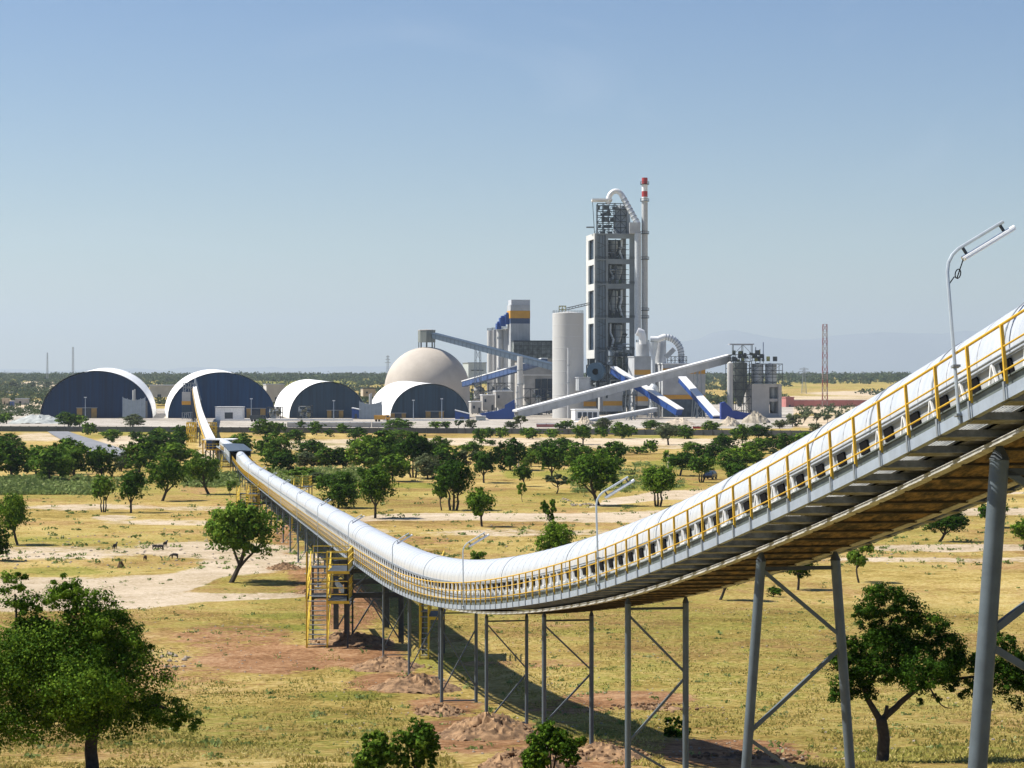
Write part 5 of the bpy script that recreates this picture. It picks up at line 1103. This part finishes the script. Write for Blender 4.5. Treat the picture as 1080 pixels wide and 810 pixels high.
unique('largest dark argan tree filling the lower left corner', 98, 814, big, [([(0, 0, -.1), (-.05, .02, .7), (.02, .05, 1.4), (.0, .1, 2.2)], .19, .11), ([(0, 0, .9), (.6, .1, 1.5), (1.5, 0, 1.7), (2.3, 0, 1.4)], .09, .02), ([(0, 0, 1.0), (-.9, .1, 1.9), (-1.8, .1, 2.7), (-2.0, .1, 4.5)], .1, .025), ([(0, 0, 1.6), (.5, .2, 2.6), (.4, .2, 4.0)], .08, .02)], 115000, .038, leafD, seed=3, dens=90, spread=.35, shell=.68)
rt = [LB(-44, 104, 14, 13), LB(-42, 70, 15, 10), LB(-34, 126, 12, 10, .8), LB(-28, 108, 18, 18), LB(-36, 84, 18, 16), LB(2, 176, 26, 14), LB(-14, 156, 20, 15), LB(24, 160, 20, 18), LB(48, 142, 22, 18), LB(4, 128, 26, 20), LB(38, 116, 24, 16), LB(66, 120, 22, 18), LB(84, 104, 20, 14), LB(-8, 98, 24, 16), LB(24, 92, 22, 14), LB(60, 90, 22, 15), LB(88, 80, 18, 11), LB(52, 66, 16, 9, .5), LB(-20, 72, 18, 11, .8), LB(108, 112, 16, 10, .8), LB(122, 92, 22, 16), LB(146, 104, 26, 20), LB(124, 126, 18, 11, .8), LB(20, 118, 30, 22, .8, 1.0), LB(34, 100, 30, 20, .8, -1.0), LB(105, 66, 14, 9, .5), LB(150, 80, 30, 22)]
unique('large argan tree with forked trunk between the two splayed trestles', 930, 802, rt, [([(0, 0, -.1), (.06, 0, .6), (-.02, 0, 1.2)], .19, .15), ([(-.02, 0, 1.1), (-.35, .1, 1.7), (-.55, .2, 2.4), (-.5, .2, 3.2)], .11, .03), ([(-.02, 0, 1.1), (.4, .05, 1.5), (1.0, .1, 2.0), (1.7, .1, 2.2), (3.2, .2, 2.4)], .11, .03), ([(.1, 0, 1.2), (.15, 0, 1.55)], .07, .05), ([(.9, .1, 1.9), (.9, .2, 2.8), (1.3, .2, 3.6)], .06, .02), ([(-.4, .1, 1.9), (.1, .1, 3.0), (.3, .1, 4.0)], .06, .02), ([(1.3, .1, 2.1), (1.6, -.2, 1.6), (1.9, -.2, 1.5)], .03, .01)], 78000, .036, leafD, seed=5, dens=85, spread=.35, shell=.66)
uu = u
def SH(px, py, w_, h_, label, lm=leafD, n=5000, sz=.06, seed=9, name='shrub'):
    D = gD(py) if py < 806 else 51; s_ = D / F
    lb = [(random.uniform(-.38, .38) * w_ * s_, random.uniform(-.25, .25) * w_ * s_, h_ * s_ * random.uniform(.2, .75), w_ * s_ * .17, w_ * s_ * .17, h_ * s_ * .2, 1) for _ in range(13)] + [(0, 0, h_ * s_ * .75, w_ * s_ * .14, w_ * s_ * .14, h_ * s_ * .3, .8)]
    return unique(label, px, py, lb, [([(0, 0, -.1), (w_ * s_ * .12 * k, .05, h_ * s_ * .6)], .035, .01) for k in (-1.4, -.3, .9)], n, sz, lm, name=name, seed=seed, D=D, cat='shrub', spread=.3)
SH(400, 826, 52, 50, 'loose green shrub at the bottom edge, left of a pair', leafM, 5000, .05, 31); SH(440, 826, 54, 62, 'loose green shrub at the bottom edge, right of a pair', leafM, 6000, .05, 32)
SH(582, 826, 62, 60, 'dark green shrub at the bottom between two straight trestles', leafD, 7000, .05, 33); SH(714, 776, 28, 22, 'small round dark shrub between the narrow and splayed trestles', leafD, 2500, .05, 34)
SH(603, 795, 30, 18, 'low dark shrub at the foot of the straight trestle', leafD, 2500, .05, 35)
# prototypes
def proto(seed, kind):
    g = random.Random(seed); lobes = []; spec = []
    if kind == 'round':
        for i in range(9): a = g.uniform(0, 6.28); q = g.uniform(.05, .27); lobes.append((q * math.cos(a), q * math.sin(a), g.uniform(.36, .78), g.uniform(.16, .25), g.uniform(.16, .25), g.uniform(.13, .2), 1))
        lobes.append((0, 0, .56, .37, .37, .31, 1.3)); lean = g.uniform(-.12, .12)
        spec = [([(lean, 0, -.02), (lean * .4, .0, .2), (0, 0, .42)], .034, .022), ([(lean * .4, 0, .2), (.12, .05, .45), (.22, .05, .62)], .02, .006), ([(lean * .4, 0, .22), (-.12, -.05, .45), (-.2, 0, .65)], .02, .006), ([(0, 0, .4), (.02, .1, .7)], .018, .006)]
    elif kind == 'wide':
        for i in range(11): a = g.uniform(0, 6.28); q = g.uniform(.1, .34); lobes.append((q * math.cos(a), q * math.sin(a), g.uniform(.5, .8) - q * .25, g.uniform(.14, .22), g.uniform(.14, .22), g.uniform(.13, .22), 1))
        lobes.append((0, 0, .57, .40, .38, .30, 1.2)); lean = g.uniform(-.18, .18)
        spec = [([(lean, 0, -.02), (lean * .3, 0, .2), (-.02, 0, .4)], .036, .022), ([(lean * .3, 0, .18), (.16, 0, .42), (.32, .05, .55)], .022, .006), ([(lean * .3, 0, .18), (-.16, .02, .38), (-.33, 0, .55)], .022, .006), ([(0, 0, .35), (.0, .1, .7)], .02, .006)]
    elif kind == 'bush':
        for i in range(10): a = g.uniform(0, 6.28); q = g.uniform(.05, .32); lobes.append((q * math.cos(a), q * math.sin(a), g.uniform(.22, .72) - q * .3, g.uniform(.16, .24), g.uniform(.16, .24), g.uniform(.18, .28), 1))
        lobes.append((0, 0, .4, .38, .38, .36, 1.4)); spec = [([(0, 0, -.02), (.0, 0, .3)], .03, .015)]
    elif kind == 'multi':
        for i in range(9): a = g.uniform(0, 6.28); q = g.uniform(.05, .3); lobes.append((q * math.cos(a), q * math.sin(a), g.uniform(.40, .8), g.uniform(.14, .24), g.uniform(.14, .24), g.uniform(.13, .2), 1))
        lobes.append((0, 0, .58, .36, .36, .28, 1.2)); spec = [([(d_ * .3, 0, -.02), (d_ * .5, .02, .15), (d_ * .45, .0, .28), (d_ * 1.1, 0, .5)], .026, .012) for d_ in (-.15, .02, .17)]
    elif kind == 'sparse':
        for i in range(7): a = g.uniform(0, 6.28); q = g.uniform(.1, .32); lobes.append((q * math.cos(a), q * math.sin(a), g.uniform(.4, .85), g.uniform(.1, .17), g.uniform(.1, .17), g.uniform(.08, .15), 1))
        spec = [([(0, 0, -.02), (.06, 0, .25), (0, 0, .5)], .028, .014)] + [([(0.03, 0, .3), (l[0] * .6, l[1] * .6, .45), (l[0], l[1], l[2])], .014, .004) for l in lobes]
    return lobes, spec
PM = {}
def getproto(kind, var, lod, lm):
    key = (kind, var, lod, lm.name)
    if key not in PM:
        lobes, spec = proto(100 + var * 7 + len(kind), kind); n_, sz = {0: (9000, .024), 1: (3200, .038), 2: (900, .068)}[lod]
        v, c_, t_ = leaves(lobes, n_, sz, 50 + var, dens=(45, 26, 14)[lod], spread=.42); cm_ = npmesh('crown', v, c_, lm, t_)
        mb = limbs(spec, .1, 6, var); tm_ = bpy.data.meshes.new('trunk'); tm_.from_pydata(mb.v, [], mb.f); tm_.materials.append(bark); PM[key] = (cm_, tm_)
    return PM[key]
LMS = {'d': leafD, 'm': leafM, 'g': leafG}
# x of the base, y of the base, crown width, whole height, kind, leaf colour, label (None: worked out from the place)
T = [
 (257, 614, 78, 86, 'wide', 'm', 'dark green leaning argan tree left of the yellow stair tower'),
 (396, 546, 46, 52, 'round', 'd', 'argan tree with clear straight trunk just above the conveyor lamps'),
 (357, 536, 48, 40, 'bush', 'm', 'round green bush right behind the straight run of the white hood'),
 (478, 538, 54, 54, 'multi', 'd', 'dark tree with forked trunk left of the small round tree by the track'),
 (466, 538, 26, 38, 'sparse', 'm', 'thin leaning tree with long bent trunk beside the forked dark tree'),
 (507, 555, 36, 40, 'round', 'd', 'small round tree by the pale track above the conveyor dip'),
 (551, 530, 13, 20, 'sparse', 'm', 'tiny sapling below a small round tree in mid field'), (551, 513, 26, 24, 'round', 'd', 'small round tree directly above the tiny sapling'),
 (585, 592, 42, 46, 'bush', 'd', 'dark green bush behind the hood left of the second lamp post'), (579, 560, 20, 32, 'sparse', 'd', 'slender sapling head rising from the dark bush behind the hood'),
 (503, 596, 18, 18, 'bush', 'm', 'small bright bush peeping over the hood at the dip'),
 (587, 521, 28, 20, 'sparse', 'g', 'low sparse tree between two round dark trees in mid field'),
 (624, 533, 54, 56, 'wide', 'd', 'broad dark argan tree with thin trunk left of the second lamp head'), (582, 508, 36, 36, 'round', 'd', 'round tree with short dark trunk left of the broad argan'),
 (694, 534, 48, 43, 'multi', 'd', 'flat topped argan tree with three trunks near the second lamp head'), (740, 509, 32, 26, 'multi', 'm', 'pale green tree shading the parked dark car'), (720, 502, 34, 27, 'round', 'd', 'dark tree left of the tree by the parked car'),
 (998, 571, 44, 34, 'wide', 'd', 'round tree seen just left of the thickest trestle leg'), (1048, 556, 34, 30, 'round', 'd', 'tree seen right of the thickest trestle leg'), (1082, 580, 30, 36, 'round', 'd', 'tree cut by the right edge of the picture'),
 (906, 614, 38, 50, 'sparse', 'm', 'slender sparse sapling below the conveyor left of the thickest trestle'), (843, 622, 40, 46, 'round', 'd', 'dark tree half hidden under the conveyor tray above the splayed trestle'), (816, 630, 18, 11, 'bush', 'd', 'low dark bush under the conveyor at the splayed trestle top'), (766, 634, 40, 50, 'wide', 'd', 'leaning tree mostly hidden behind the conveyor tray'),
 (13, 574, 42, 54, 'round', 'd', 'argan tree with shadow at the left edge beyond the track'), (-6, 592, 36, 44, 'bush', 'd', 'dark bush cut by the left edge beyond the track'),
 (109, 541, 32, 40, 'multi', 'm', 'multi stemmed tree in the left field'), (138, 541, 34, 42, 'round', 'd', 'straight trunked tree right of the multi stemmed one in the left field'), (177, 528, 42, 46, 'wide', 'd', 'broad tree with dark shadow in the left field'), (214, 521, 40, 42, 'wide', 'm', 'open crowned tree with leaning trunk just left of the conveyor canopy'), (243, 524, 13, 17, 'sparse', 'm', 'little tree just left of the far yellow stairs'),
 (436, 504, 46, 46, 'multi', 'd', 'big dark tree with leaning trunks above the conveyor lamps'), (510, 509, 32, 32, 'round', 'd', 'dark round tree with shadow right of the forked dark tree'), (538, 496, 40, 36, 'bush', 'd', 'large dark rounded bush in the middle of the grove'),
 (0, 447, 14, 10, 'bush', 'd', None), (7, 447, 13, 10, 'round', 'd', None), (72, 450, 24, 14, 'bush', 'd', None), (84, 450, 18, 12, 'bush', 'd', None), (95, 459, 14, 13, 'round', 'd', None), (119, 464, 22, 11, 'bush', 'd', None), (117, 467, 8, 7, 'bush', 'd', None), (144, 465, 14, 10, 'bush', 'd', None), (140, 450, 22, 12, 'bush', 'g', None), (167, 459, 13, 8, 'bush', 'd', None),
 (8, 476, 30, 17, 'bush', 'd', None), (-8, 478, 24, 20, 'bush', 'd', None), (12, 503, 50, 34, 'bush', 'd', None), (38, 500, 38, 30, 'bush', 'm', None), (52, 508, 42, 36, 'round', 'm', None), (78, 503, 44, 38, 'bush', 'm', None), (66, 500, 34, 34, 'round', 'd', None), (107, 503, 28, 32, 'round', 'd', None), (147, 498, 38, 33, 'bush', 'd', None), (190, 462, 14, 14, 'round', 'd', None), (188, 475, 22, 22, 'bush', 'd', None), (168, 480, 40, 24, 'bush', 'd', None), (182, 494, 40, 26, 'bush', 'd', None), (128, 497, 22, 18, 'bush', 'g', None),
 (252, 478, 34, 20, 'bush', 'd', None), (275, 481, 14, 15, 'round', 'm', None), (280, 461, 28, 17, 'bush', 'd', None), (295, 458, 14, 12, 'bush', 'd', None), (312, 467, 22, 14, 'bush', 'd', None), (317, 452, 9, 8, 'round', 'd', None), (334, 459, 16, 14, 'round', 'd', None), (348, 461, 10, 8, 'bush', 'd', None), (362, 457, 13, 10, 'bush', 'd', None), (375, 463, 22, 11, 'bush', 'd', None), (372, 473, 13, 10, 'bush', 'd', None),
 (290, 488, 36, 30, 'bush', 'm', None), (298, 500, 32, 26, 'bush', 'd', None), (328, 483, 30, 20, 'round', 'd', None), (321, 494, 28, 18, 'bush', 'g', None), (346, 494, 32, 20, 'bush', 'd', None), (362, 494, 30, 20, 'bush', 'd', None), (384, 496, 36, 34, 'round', 'd', None), (400, 494, 44, 36, 'bush', 'd', None), (416, 480, 30, 20, 'bush', 'd', None), (414, 508, 36, 28, 'round', 'd', None), (318, 508, 40, 14, 'bush', 'm', None), (340, 512, 30, 12, 'bush', 'g', None),
 (420, 455, 30, 13, 'bush', 'd', None), (423, 463, 26, 10, 'bush', 'd', None), (459, 452, 13, 8, 'bush', 'd', None), (470, 452, 11, 8, 'round', 'd', None), (484, 452, 11, 8, 'sparse', 'd', None), (496, 452, 11, 10, 'round', 'g', None), (506, 468, 14, 17, 'round', 'd', None), (517, 462, 14, 11, 'bush', 'd', None), (530, 462, 13, 12, 'round', 'd', None), (517, 470, 11, 6, 'bush', 'd', None), (556, 462, 15, 11, 'bush', 'd', None), (499, 481, 24, 15, 'bush', 'd', None),
 (465, 480, 22, 18, 'round', 'd', None), (443, 484, 26, 22, 'round', 'd', None), (470, 498, 38, 28, 'bush', 'd', None), (451, 505, 30, 26, 'bush', 'g', None), (496, 498, 24, 20, 'sparse', 'g', None), (550, 452, 16, 12, 'sparse', 'g', None), (539, 452, 14, 8, 'bush', 'g', None),
 (562, 463, 18, 11, 'bush', 'd', None), (584, 462, 16, 9, 'bush', 'd', None), (599, 453, 13, 10, 'round', 'd', None), (590, 453, 11, 7, 'bush', 'd', None), (615, 469, 22, 18, 'round', 'd', None), (634, 462, 13, 12, 'round', 'd', None), (637, 455, 20, 13, 'round', 'g', None), (656, 463, 22, 16, 'round', 'd', None), (666, 460, 13, 10, 'bush', 'd', None), (650, 480, 17, 14, 'bush', 'm', None), (660, 479, 10, 9, 'bush', 'm', None), (675, 479, 17, 9, 'bush', 'm', None), (686, 478, 14, 14, 'round', 'd', None),
 (573, 481, 26, 16, 'bush', 'd', None), (592, 476, 26, 15, 'bush', 'd', None), (606, 492, 40, 24, 'bush', 'd', None), (560, 492, 26, 18, 'bush', 'm', None), (640, 500, 34, 30, 'round', 'd', None), (686, 454, 20, 11, 'bush', 'd', None), (704, 469, 26, 20, 'round', 'g', None), (722, 463, 20, 14, 'round', 'd', None), (712, 460, 18, 12, 'bush', 'd', None), (751, 457, 20, 12, 'bush', 'd', None),
 (783, 468, 20, 20, 'round', 'd', None), (800, 462, 24, 15, 'bush', 'd', None), (803, 478, 26, 16, 'bush', 'd', None), (815, 479, 9, 6, 'bush', 'g', None), (729, 476, 22, 10, 'bush', 'd', None), (748, 486, 32, 18, 'bush', 'd', None), (764, 477, 26, 20, 'bush', 'd', None), (768, 496, 26, 20, 'bush', 'm', None), (783, 492, 32, 22, 'bush', 'd', None), (798, 490, 20, 14, 'bush', 'd', None), (776, 512, 28, 20, 'round', 'd', None), (706, 494, 18, 16, 'sparse', 'm', None),
 (824, 476, 30, 18, 'bush', 'd', None), (848, 474, 34, 18, 'bush', 'd', None), (872, 470, 34, 14, 'bush', 'd', None), (895, 464, 28, 12, 'bush', 'd', None), (836, 450, 16, 14, 'round', 'g', None), (822, 452, 14, 9, 'bush', 'g', None), (849, 446, 11, 11, 'round', 'g', None), (862, 446, 10, 10, 'round', 'g', None), (873, 446, 9, 8, 'round', 'g', None), (887, 444, 12, 8, 'bush', 'g', None), (860, 455, 13, 9, 'bush', 'g', None), (905, 450, 14, 9, 'bush', 'g', None), (925, 446, 14, 9, 'bush', 'g', None),
 (12, 404, 8, 7, 'round', 'g', None), (18, 411, 7, 6, 'round', 'g', None), (51, 412, 9, 9, 'round', 'g', None), (35, 406, 7, 7, 'round', 'g', None), (12, 413, 10, 10, 'round', 'g', None)]
marks = [(60, 'left of the leftmost hall'), (125, 'below the leftmost hall'), (172, 'below the left gap'), (300, 'below the second hall'), (395, 'below the third hall'), (470, 'below the rightmost hall'), (545, 'below the silo bank'), (620, 'below the largest silo'), (685, 'below the tall tower'), (765, 'below the filter building'), (835, 'below the loading station'), (2000, 'right of the loading station')]
auto = {}
for t_ in T:
    if t_[6]: continue
    row = 'beyond the halls' if t_[1] < 430 else 'inside the boundary wall' if t_[1] < 455 else 'along the boundary wall' if t_[1] < 465 else 'in the outer belt' if t_[1] < 482 else 'in the thick grove'
    shp = {'bush': 'bushy', 'round': 'round', 'wide': 'broad', 'multi': 'forked', 'sparse': 'sparse'}[t_[4]]; colr = {'d': 'dark green', 'm': 'fresh green', 'g': 'grey green'}[t_[5]]
    mk = next(m_ for x_, m_ in marks if t_[0] < x_); auto.setdefault((shp, colr, row, mk), []).append(t_)
ordn = ['leftmost', 'second', 'third', 'fourth', 'fifth', 'sixth', 'seventh', 'eighth']
LAB = {}
for (shp, colr, row, mk), L_ in auto.items():
    L_.sort(key=lambda q: q[0])
    for i, q in enumerate(L_): LAB[id(q)] = f'{shp} {colr} tree {row}, {mk}' + ((f', {ordn[i]} from left' if i else ', leftmost') if len(L_) > 1 else '')
gt = random.Random(77)
for i, t_ in enumerate(T):
    px, py, w_, h_, kd, lf, lab = t_; D = gD(py) if py > 430 else F * 18 / (py - HZ) if py - HZ > 8 else 3000
    if py <= 430: D = min(2600, F * 17 / max(6, (py - HZ)))
    s_ = D / F; lod = 0 if w_ >= 38 and D < 320 else 1 if w_ >= 20 else 2; var = gt.randrange(3 if lod == 0 else 4)
    if not lab: w_ *= 1.14; h_ *= 1.12; kd = gt.choice(['bush', 'bush', 'bush', kd]) if kd != 'sparse' else kd
    cm_, tm_ = getproto(kd, var, lod, LMS[lf]); rot = gt.uniform(-.5, .5) + (math.pi if gt.random() < .5 else 0)
    z = float(zgx(X(px, D), D)) if D < 700 else zg(D)
    treeobj(lab or LAB[id(t_)], (X(px, D), D, z), cm_, tm_, (w_ * s_ * 1.12, w_ * s_ * 1.12, h_ * s_ * 1.1), rot, 'trees and bushes on the plain', 'argan_tree' if lab and 'bush' not in lab else ('bush' if kd == 'bush' else 'argan_tree'), 'bush' if kd == 'bush' else 'tree')

# distant woodland, ground scrub, dry grass: uncountable cover
def clumps(name, pts, label, m, n_per, size_f, seed):
    g = np.random.default_rng(seed); V_, T_ = [], []
    for (x_, y_, z_, w_, h_) in pts:
        k = n_per; p = g.normal(size=(k, 3)) * np.array([w_ * .26, w_ * .26, h_ * .22]) + np.array([x_, y_, z_ + h_ * .5]); nor = g.normal(size=(k, 3)) + np.array([0, 0, .5]); nor /= np.linalg.norm(nor, axis=1)[:, None]
        a = np.cross(nor, g.normal(size=(k, 3))); a /= np.linalg.norm(a, axis=1)[:, None]; b = np.cross(nor, a); s = (w_ * size_f * g.uniform(.6, 1.3, k))[:, None]
        V_.append(np.stack([p - a * s, p - b * s * .7, p + a * s, p + b * s * .7], 1).reshape(-1, 3)); T_.append(np.clip(g.normal(.5, .15) + g.normal(0, .12, k), 0, 1))
    V_ = np.concatenate(V_); T_ = np.concatenate(T_); o = bpy.data.objects.new(name, npmesh(name, V_, len(T_), m, T_)); COL.objects.link(o); tag(o, label, name.split('_')[-1], kind='stuff'); return o
g = random.Random(5); pts = []
def gz(x_, d): return float(np.interp(d, _gd, _gz)) + (float(vnoise(np.array(x_ / 260), np.array(d / 420), 3)) - .5) * float(np.interp(d, [20, 60, 200, 1000, 3000, 9000], [.05, .16, .22, .2, 3, 6])) * 2 * (1 if d > 2000 else 0) * min(1, max(0, (d - 2000) / 1500))
for i in range(4200): d = g.uniform(3500, 5300); x_ = g.uniform(-.33, .33) * d; pts.append((x_, d, gz(x_, d) - 1, g.uniform(9, 20), g.uniform(7, 12)))
for i in range(3600):
    d = g.uniform(1500, 3700); x_ = g.uniform(-.31, .31) * d; px = 540 + F * x_ / d
    if float(vnoise(np.array(x_ / 150), np.array(d / 260), 9)) < .42: continue
    pts.append((x_, d, gz(x_, d) - .5, g.uniform(6, 13), g.uniform(4, 8)))
for i in range(420):
    d = g.uniform(1030, 1500); px = g.choice((g.uniform(838, 1110), g.uniform(-40, 44), g.uniform(838, 1110))); x_ = X(px, d)
    if not (1370 < d < 1430): pts.append((x_, d, zg(d), g.uniform(2, 5), g.uniform(1.2, 3.5)))
clumps('distant_woodland', pts, 'dark belt of far trees along the horizon', leafF, 46, .13, 3)
pts = []
for i in range(500): px, py = g.gauss(30, 45), g.uniform(504, 522); D = gD(py); pts.append((X(px, D), D, zg(D) - .1, g.uniform(1.5, 3.5), g.uniform(.4, 1.0)))
for i in range(150): px, py = g.uniform(195, 250), g.uniform(502, 514); D = gD(py); pts.append((X(px, D), D, zg(D), g.uniform(1.2, 3), g.uniform(.5, 1.3)))
for i in range(220): px, py = g.uniform(290, 390), g.uniform(498, 512); D = gD(py); pts.append((X(px, D), D, zg(D), g.uniform(1.5, 3), g.uniform(.6, 1.6)))
for i in range(200): px, py = g.uniform(600, 720), g.uniform(488, 520); D = gD(py); pts.append((X(px, D), D, zg(D), g.uniform(1., 2.4), g.uniform(.3, .7)))
clumps('green_scrub', pts, 'low light green scrub at the edge of the groves', scrubM, 34, .11, 4)
pts = []
for i in range(900): py = g.uniform(560, 800) ** 1; px = g.uniform(-20, 1100); D = gD(py); x_ = X(px, D); pts.append((x_, D, float(zgx(x_, D)) - .05, g.uniform(.15, .6), g.uniform(.08, .3)))
for i in range(1300): py = g.uniform(490, 600); px = g.uniform(-20, 1100); D = gD(py); x_ = X(px, D); pts.append((x_, D, float(zgx(x_, D)) - .05, g.uniform(.3, 1.2), g.uniform(.15, .5)))
clumps('weeds', pts, 'small weeds dotted over the dry grass', scrubM, 14, .16, 6)
# dry grass blades in the near field
gg = np.random.default_rng(8); N = 130000; Dg = 50 + (gg.random(N) ** 1.4) * 95; sg = gg.uniform(-.27, .27, N); xg = sg * Dg; zz = zgx(xg, Dg)
pxg = 540 + F * sg; pyg = HZ - F * zz / Dg
keep = (vnoise(xg / 1.1, Dg / 1.6, 12) > .34) & ~((np.abs(pxg - 470 - (pyg - 730) * 1.1) < 70) & (pyg > 660)) & ~((pxg < 330) & (pyg > 655) & (pyg < 715) & (pxg > 150)) & ~((pyg > 725) & (pyg < 750) & (pxg > 600) & (pxg < 730)) & ~((pyg > 776) & (pxg > 700) & (pxg < 850)) & (pyg > 640)
xg, Dg, zz = xg[keep], Dg[keep], zz[keep]; N = len(xg); a = gg.uniform(0, 6.28, N); w_ = gg.uniform(.02, .06, N); h_ = gg.uniform(.03, .10, N) * (0.6 + .8 * vnoise(xg / 3, Dg / 4, 14)); lx, ly = gg.normal(0, .05, N), gg.normal(0, .05, N)
v = np.stack([np.stack([xg - np.cos(a) * w_, Dg - np.sin(a) * w_, zz - .02], 1), np.stack([xg + np.cos(a) * w_, Dg + np.sin(a) * w_, zz - .02], 1), np.stack([xg + lx, Dg + ly, zz + h_], 1)], 1).reshape(-1, 3)
tn = np.clip(.55 + (vnoise(xg / 6, Dg / 6, 15) - .5) * .6 + gg.normal(0, .15, N), 0, 1)
o = bpy.data.objects.new('dry_grass', npmesh('dry_grass', v, N, grassM, tn, tri=True)); COL.objects.link(o); tag(o, 'dry golden grass covering the near field', 'grass', kind='stuff')
# stones
st = MB(); g = random.Random(21)
def rock(mb, x_, y_, z_, r_):
    vs = [Vector((x_, y_, z_)) + Vector((math.cos(t) * c_, math.sin(t) * c_, zc_)) * r_ * g.uniform(.7, 1.2) for zc_, c_ in ((-.4, .8), (.3, .8)) for t in (0, 1.26, 2.5, 3.8, 5.0)] + [Vector((x_, y_, z_ + r_ * .7))]
    mb.add(vs, [(i, (i + 1) % 5, 5 + (i + 1) % 5, 5 + i) for i in range(5)] + [(5 + i, 5 + (i + 1) % 5, 10) for i in range(5)])
def rocks(px0, px1, py0, py1, n_, r0, r1):
    for i in range(n_): px, py = g.uniform(px0, px1), g.uniform(py0, py1); D = gD(py); x_ = X(px, D); rock(st, x_, D, float(zgx(x_, D)), g.uniform(r0, r1))
rocks(-20, 330, 560, 600, 260, .06, .2); rocks(150, 330, 655, 715, 110, .03, .09); rocks(170, 200, 690, 705, 14, .12, .24); rocks(340, 700, 660, 806, 380, .02, .08); rocks(600, 626, 531, 534, 26, .15, .35); rocks(590, 602, 526, 530, 12, .15, .3); rocks(100, 1000, 540, 600, 160, .05, .18); rocks(700, 1060, 640, 805, 140, .03, .1); rocks(700, 840, 780, 806, 90, .02, .06)
cl = MB(); st_ = st
for i, (px, py, w_, h_, lab) in enumerate(heaps):
    D = gD(py)
    for k_ in range(70 if i < 9 else 110):
        a_, q_ = g.uniform(0, 6.28), abs(g.gauss(.75, .35)); x_ = X(px, D) + math.cos(a_) * q_ * w_ * D / F / 2; y_ = D + math.sin(a_) * q_ * 2.4
        hh = max(0, 1 - q_ * q_) * h_ * .5; rock(cl, x_, y_, float(zgx(x_, y_)) + hh, g.uniform(.03, .12))
tag(cl.build('soil_clods', soilM), 'loose clods scattered round the spoil mounds', 'soil clods', kind='stuff')
tag(st.build('scattered_stones', stoneM), 'pale stones scattered over bare earth', 'stones', kind='stuff')

# goats
def goat(label, px, py, yaw, sc_, col, grazing=True):
    D = gD(py); o0 = Vector((X(px, D), D, float(zgx(X(px, D), D)))); me = bpy.data.meshes.new('body')
    hz, hx = (.12, .62) if grazing else (.82, .58)
    vs = [(0, 0, .56), (.28, 0, .58), (-.32, 0, .58), (.46, 0, .50 if grazing else .72), (hx, 0, hz + .06), (hx + .14, 0, hz), (-.42, 0, .66)]
    es = [(0, 1), (0, 2), (1, 3), (3, 4), (4, 5), (2, 6)]; rad = [.17, .16, .16, .085, .075, .045, .03]
    for (bx_, sy, fr) in ((1, .09, 1), (1, -.09, 1), (2, .09, 0), (2, -.09, 0)):
        x_ = .26 if fr else -.30; i = len(vs); vs += [(x_, sy, .42), (x_ + (.0 if fr else -.05), sy, .22), (x_, sy, .02)]; es += [(bx_, i), (i, i + 1), (i + 1, i + 2)]; rad += [.075, .04, .032]
    i = len(vs); vs += [(hx - .03, .07, hz + .12), (hx - .03, -.07, hz + .12)]; es += [(4, i), (4, i + 1)]; rad += [.02, .02]
    me.from_pydata(vs, es, []); o = bpy.data.objects.new('goat', me); COL.objects.link(o); sk = o.modifiers.new('s', 'SKIN')
    for k_, rd_ in enumerate(rad): me.skin_vertices[0].data[k_].radius = (rd_, rd_)
    me.skin_vertices[0].data[0].use_root = True; ss = o.modifiers.new('d', 'SUBSURF'); ss.levels = ss.render_levels = 1; me.materials.append(col)
    o.location = o0; o.rotation_euler = (0, 0, yaw); o.scale = (sc_ * .68, sc_ * .68, sc_ * .60); tag(o, label, 'goat', 'goats grazing on the pale ground')
fur = mat('black_fur', (.02, .017, .015), .8, 0, .2, 5); fur2 = mat('brown_fur', (.05, .028, .018), .8, 0, .2, 5)
goat('black goat standing alone, leftmost of the goats', 121, 579, 1.3, 1.25, fur, False); goat('black goat grazing, left of the tight pair', 164, 580, .3, 1.2, fur); goat('black goat grazing, right of the tight pair', 169, 580.5, 2.9, 1.25, fur)
goat('black goat standing behind the tight pair', 174, 577, 1.2, 1.15, fur, False); goat('brown goat nearest the track, turned away', 153, 591.5, 1.5, 1.15, fur2); goat('black goat standing apart, rightmost and nearest of the goats', 184, 589.5, 3.0, 1.25, fur)
# lone posts in the grove
for px, b_, t_, lab in ((547, 494, 478, 'thin pale wooden pole in the grove left of the round tree'), (705, 497, 480, 'thin pale wooden pole in the grove above the three trunked tree')):
    D = gD(b_); p = Vector((X(px, D), D, zg(D) - .1)); r = thing('utility_pole', lab, 'pole', p); mb = MB(); mb.tube([p, (p.x, D, Z(t_, D))], [.17, .12], 8); mb.build('shaft', mat('pole_wood', (.34, .32, .26), .8), r); MB().box((p.x - .3, D - .06, Z(t_, D) - .3), (.6, 0, 0), (0, .12, 0), (0, 0, .12)).build('cross_arm', MATS['pole_wood'], r)

# ---------------------------------------------------------------- air
hz = MB(); hz.box((-26000, -300, -90), (52000, 0, 0), (0, 47800, 0), (0, 0, 1450))
ho = hz.build('haze', mat('dummy', (1, 1, 1))); ho['kind'] = 'stuff'; ho['label'] = 'thin pale summer haze over the plain'; ho['category'] = 'haze'
hm = bpy.data.materials.new('haze_air'); hm.use_nodes = True; hn = hm.node_tree; hn.nodes.remove(hn.nodes['Principled BSDF']); pv = hn.nodes.new('ShaderNodeVolumePrincipled')
pv.inputs['Color'].default_value = (.80, .92, 1, 1); pv.inputs['Density'].default_value = 4.6e-5; pv.inputs['Anisotropy'].default_value = .2; hn.links.new(pv.outputs[0], hn.nodes['Material Output'].inputs['Volume'])
ho.data.materials.clear(); ho.data.materials.append(hm)
hm.cycles.homogeneous_volume = True
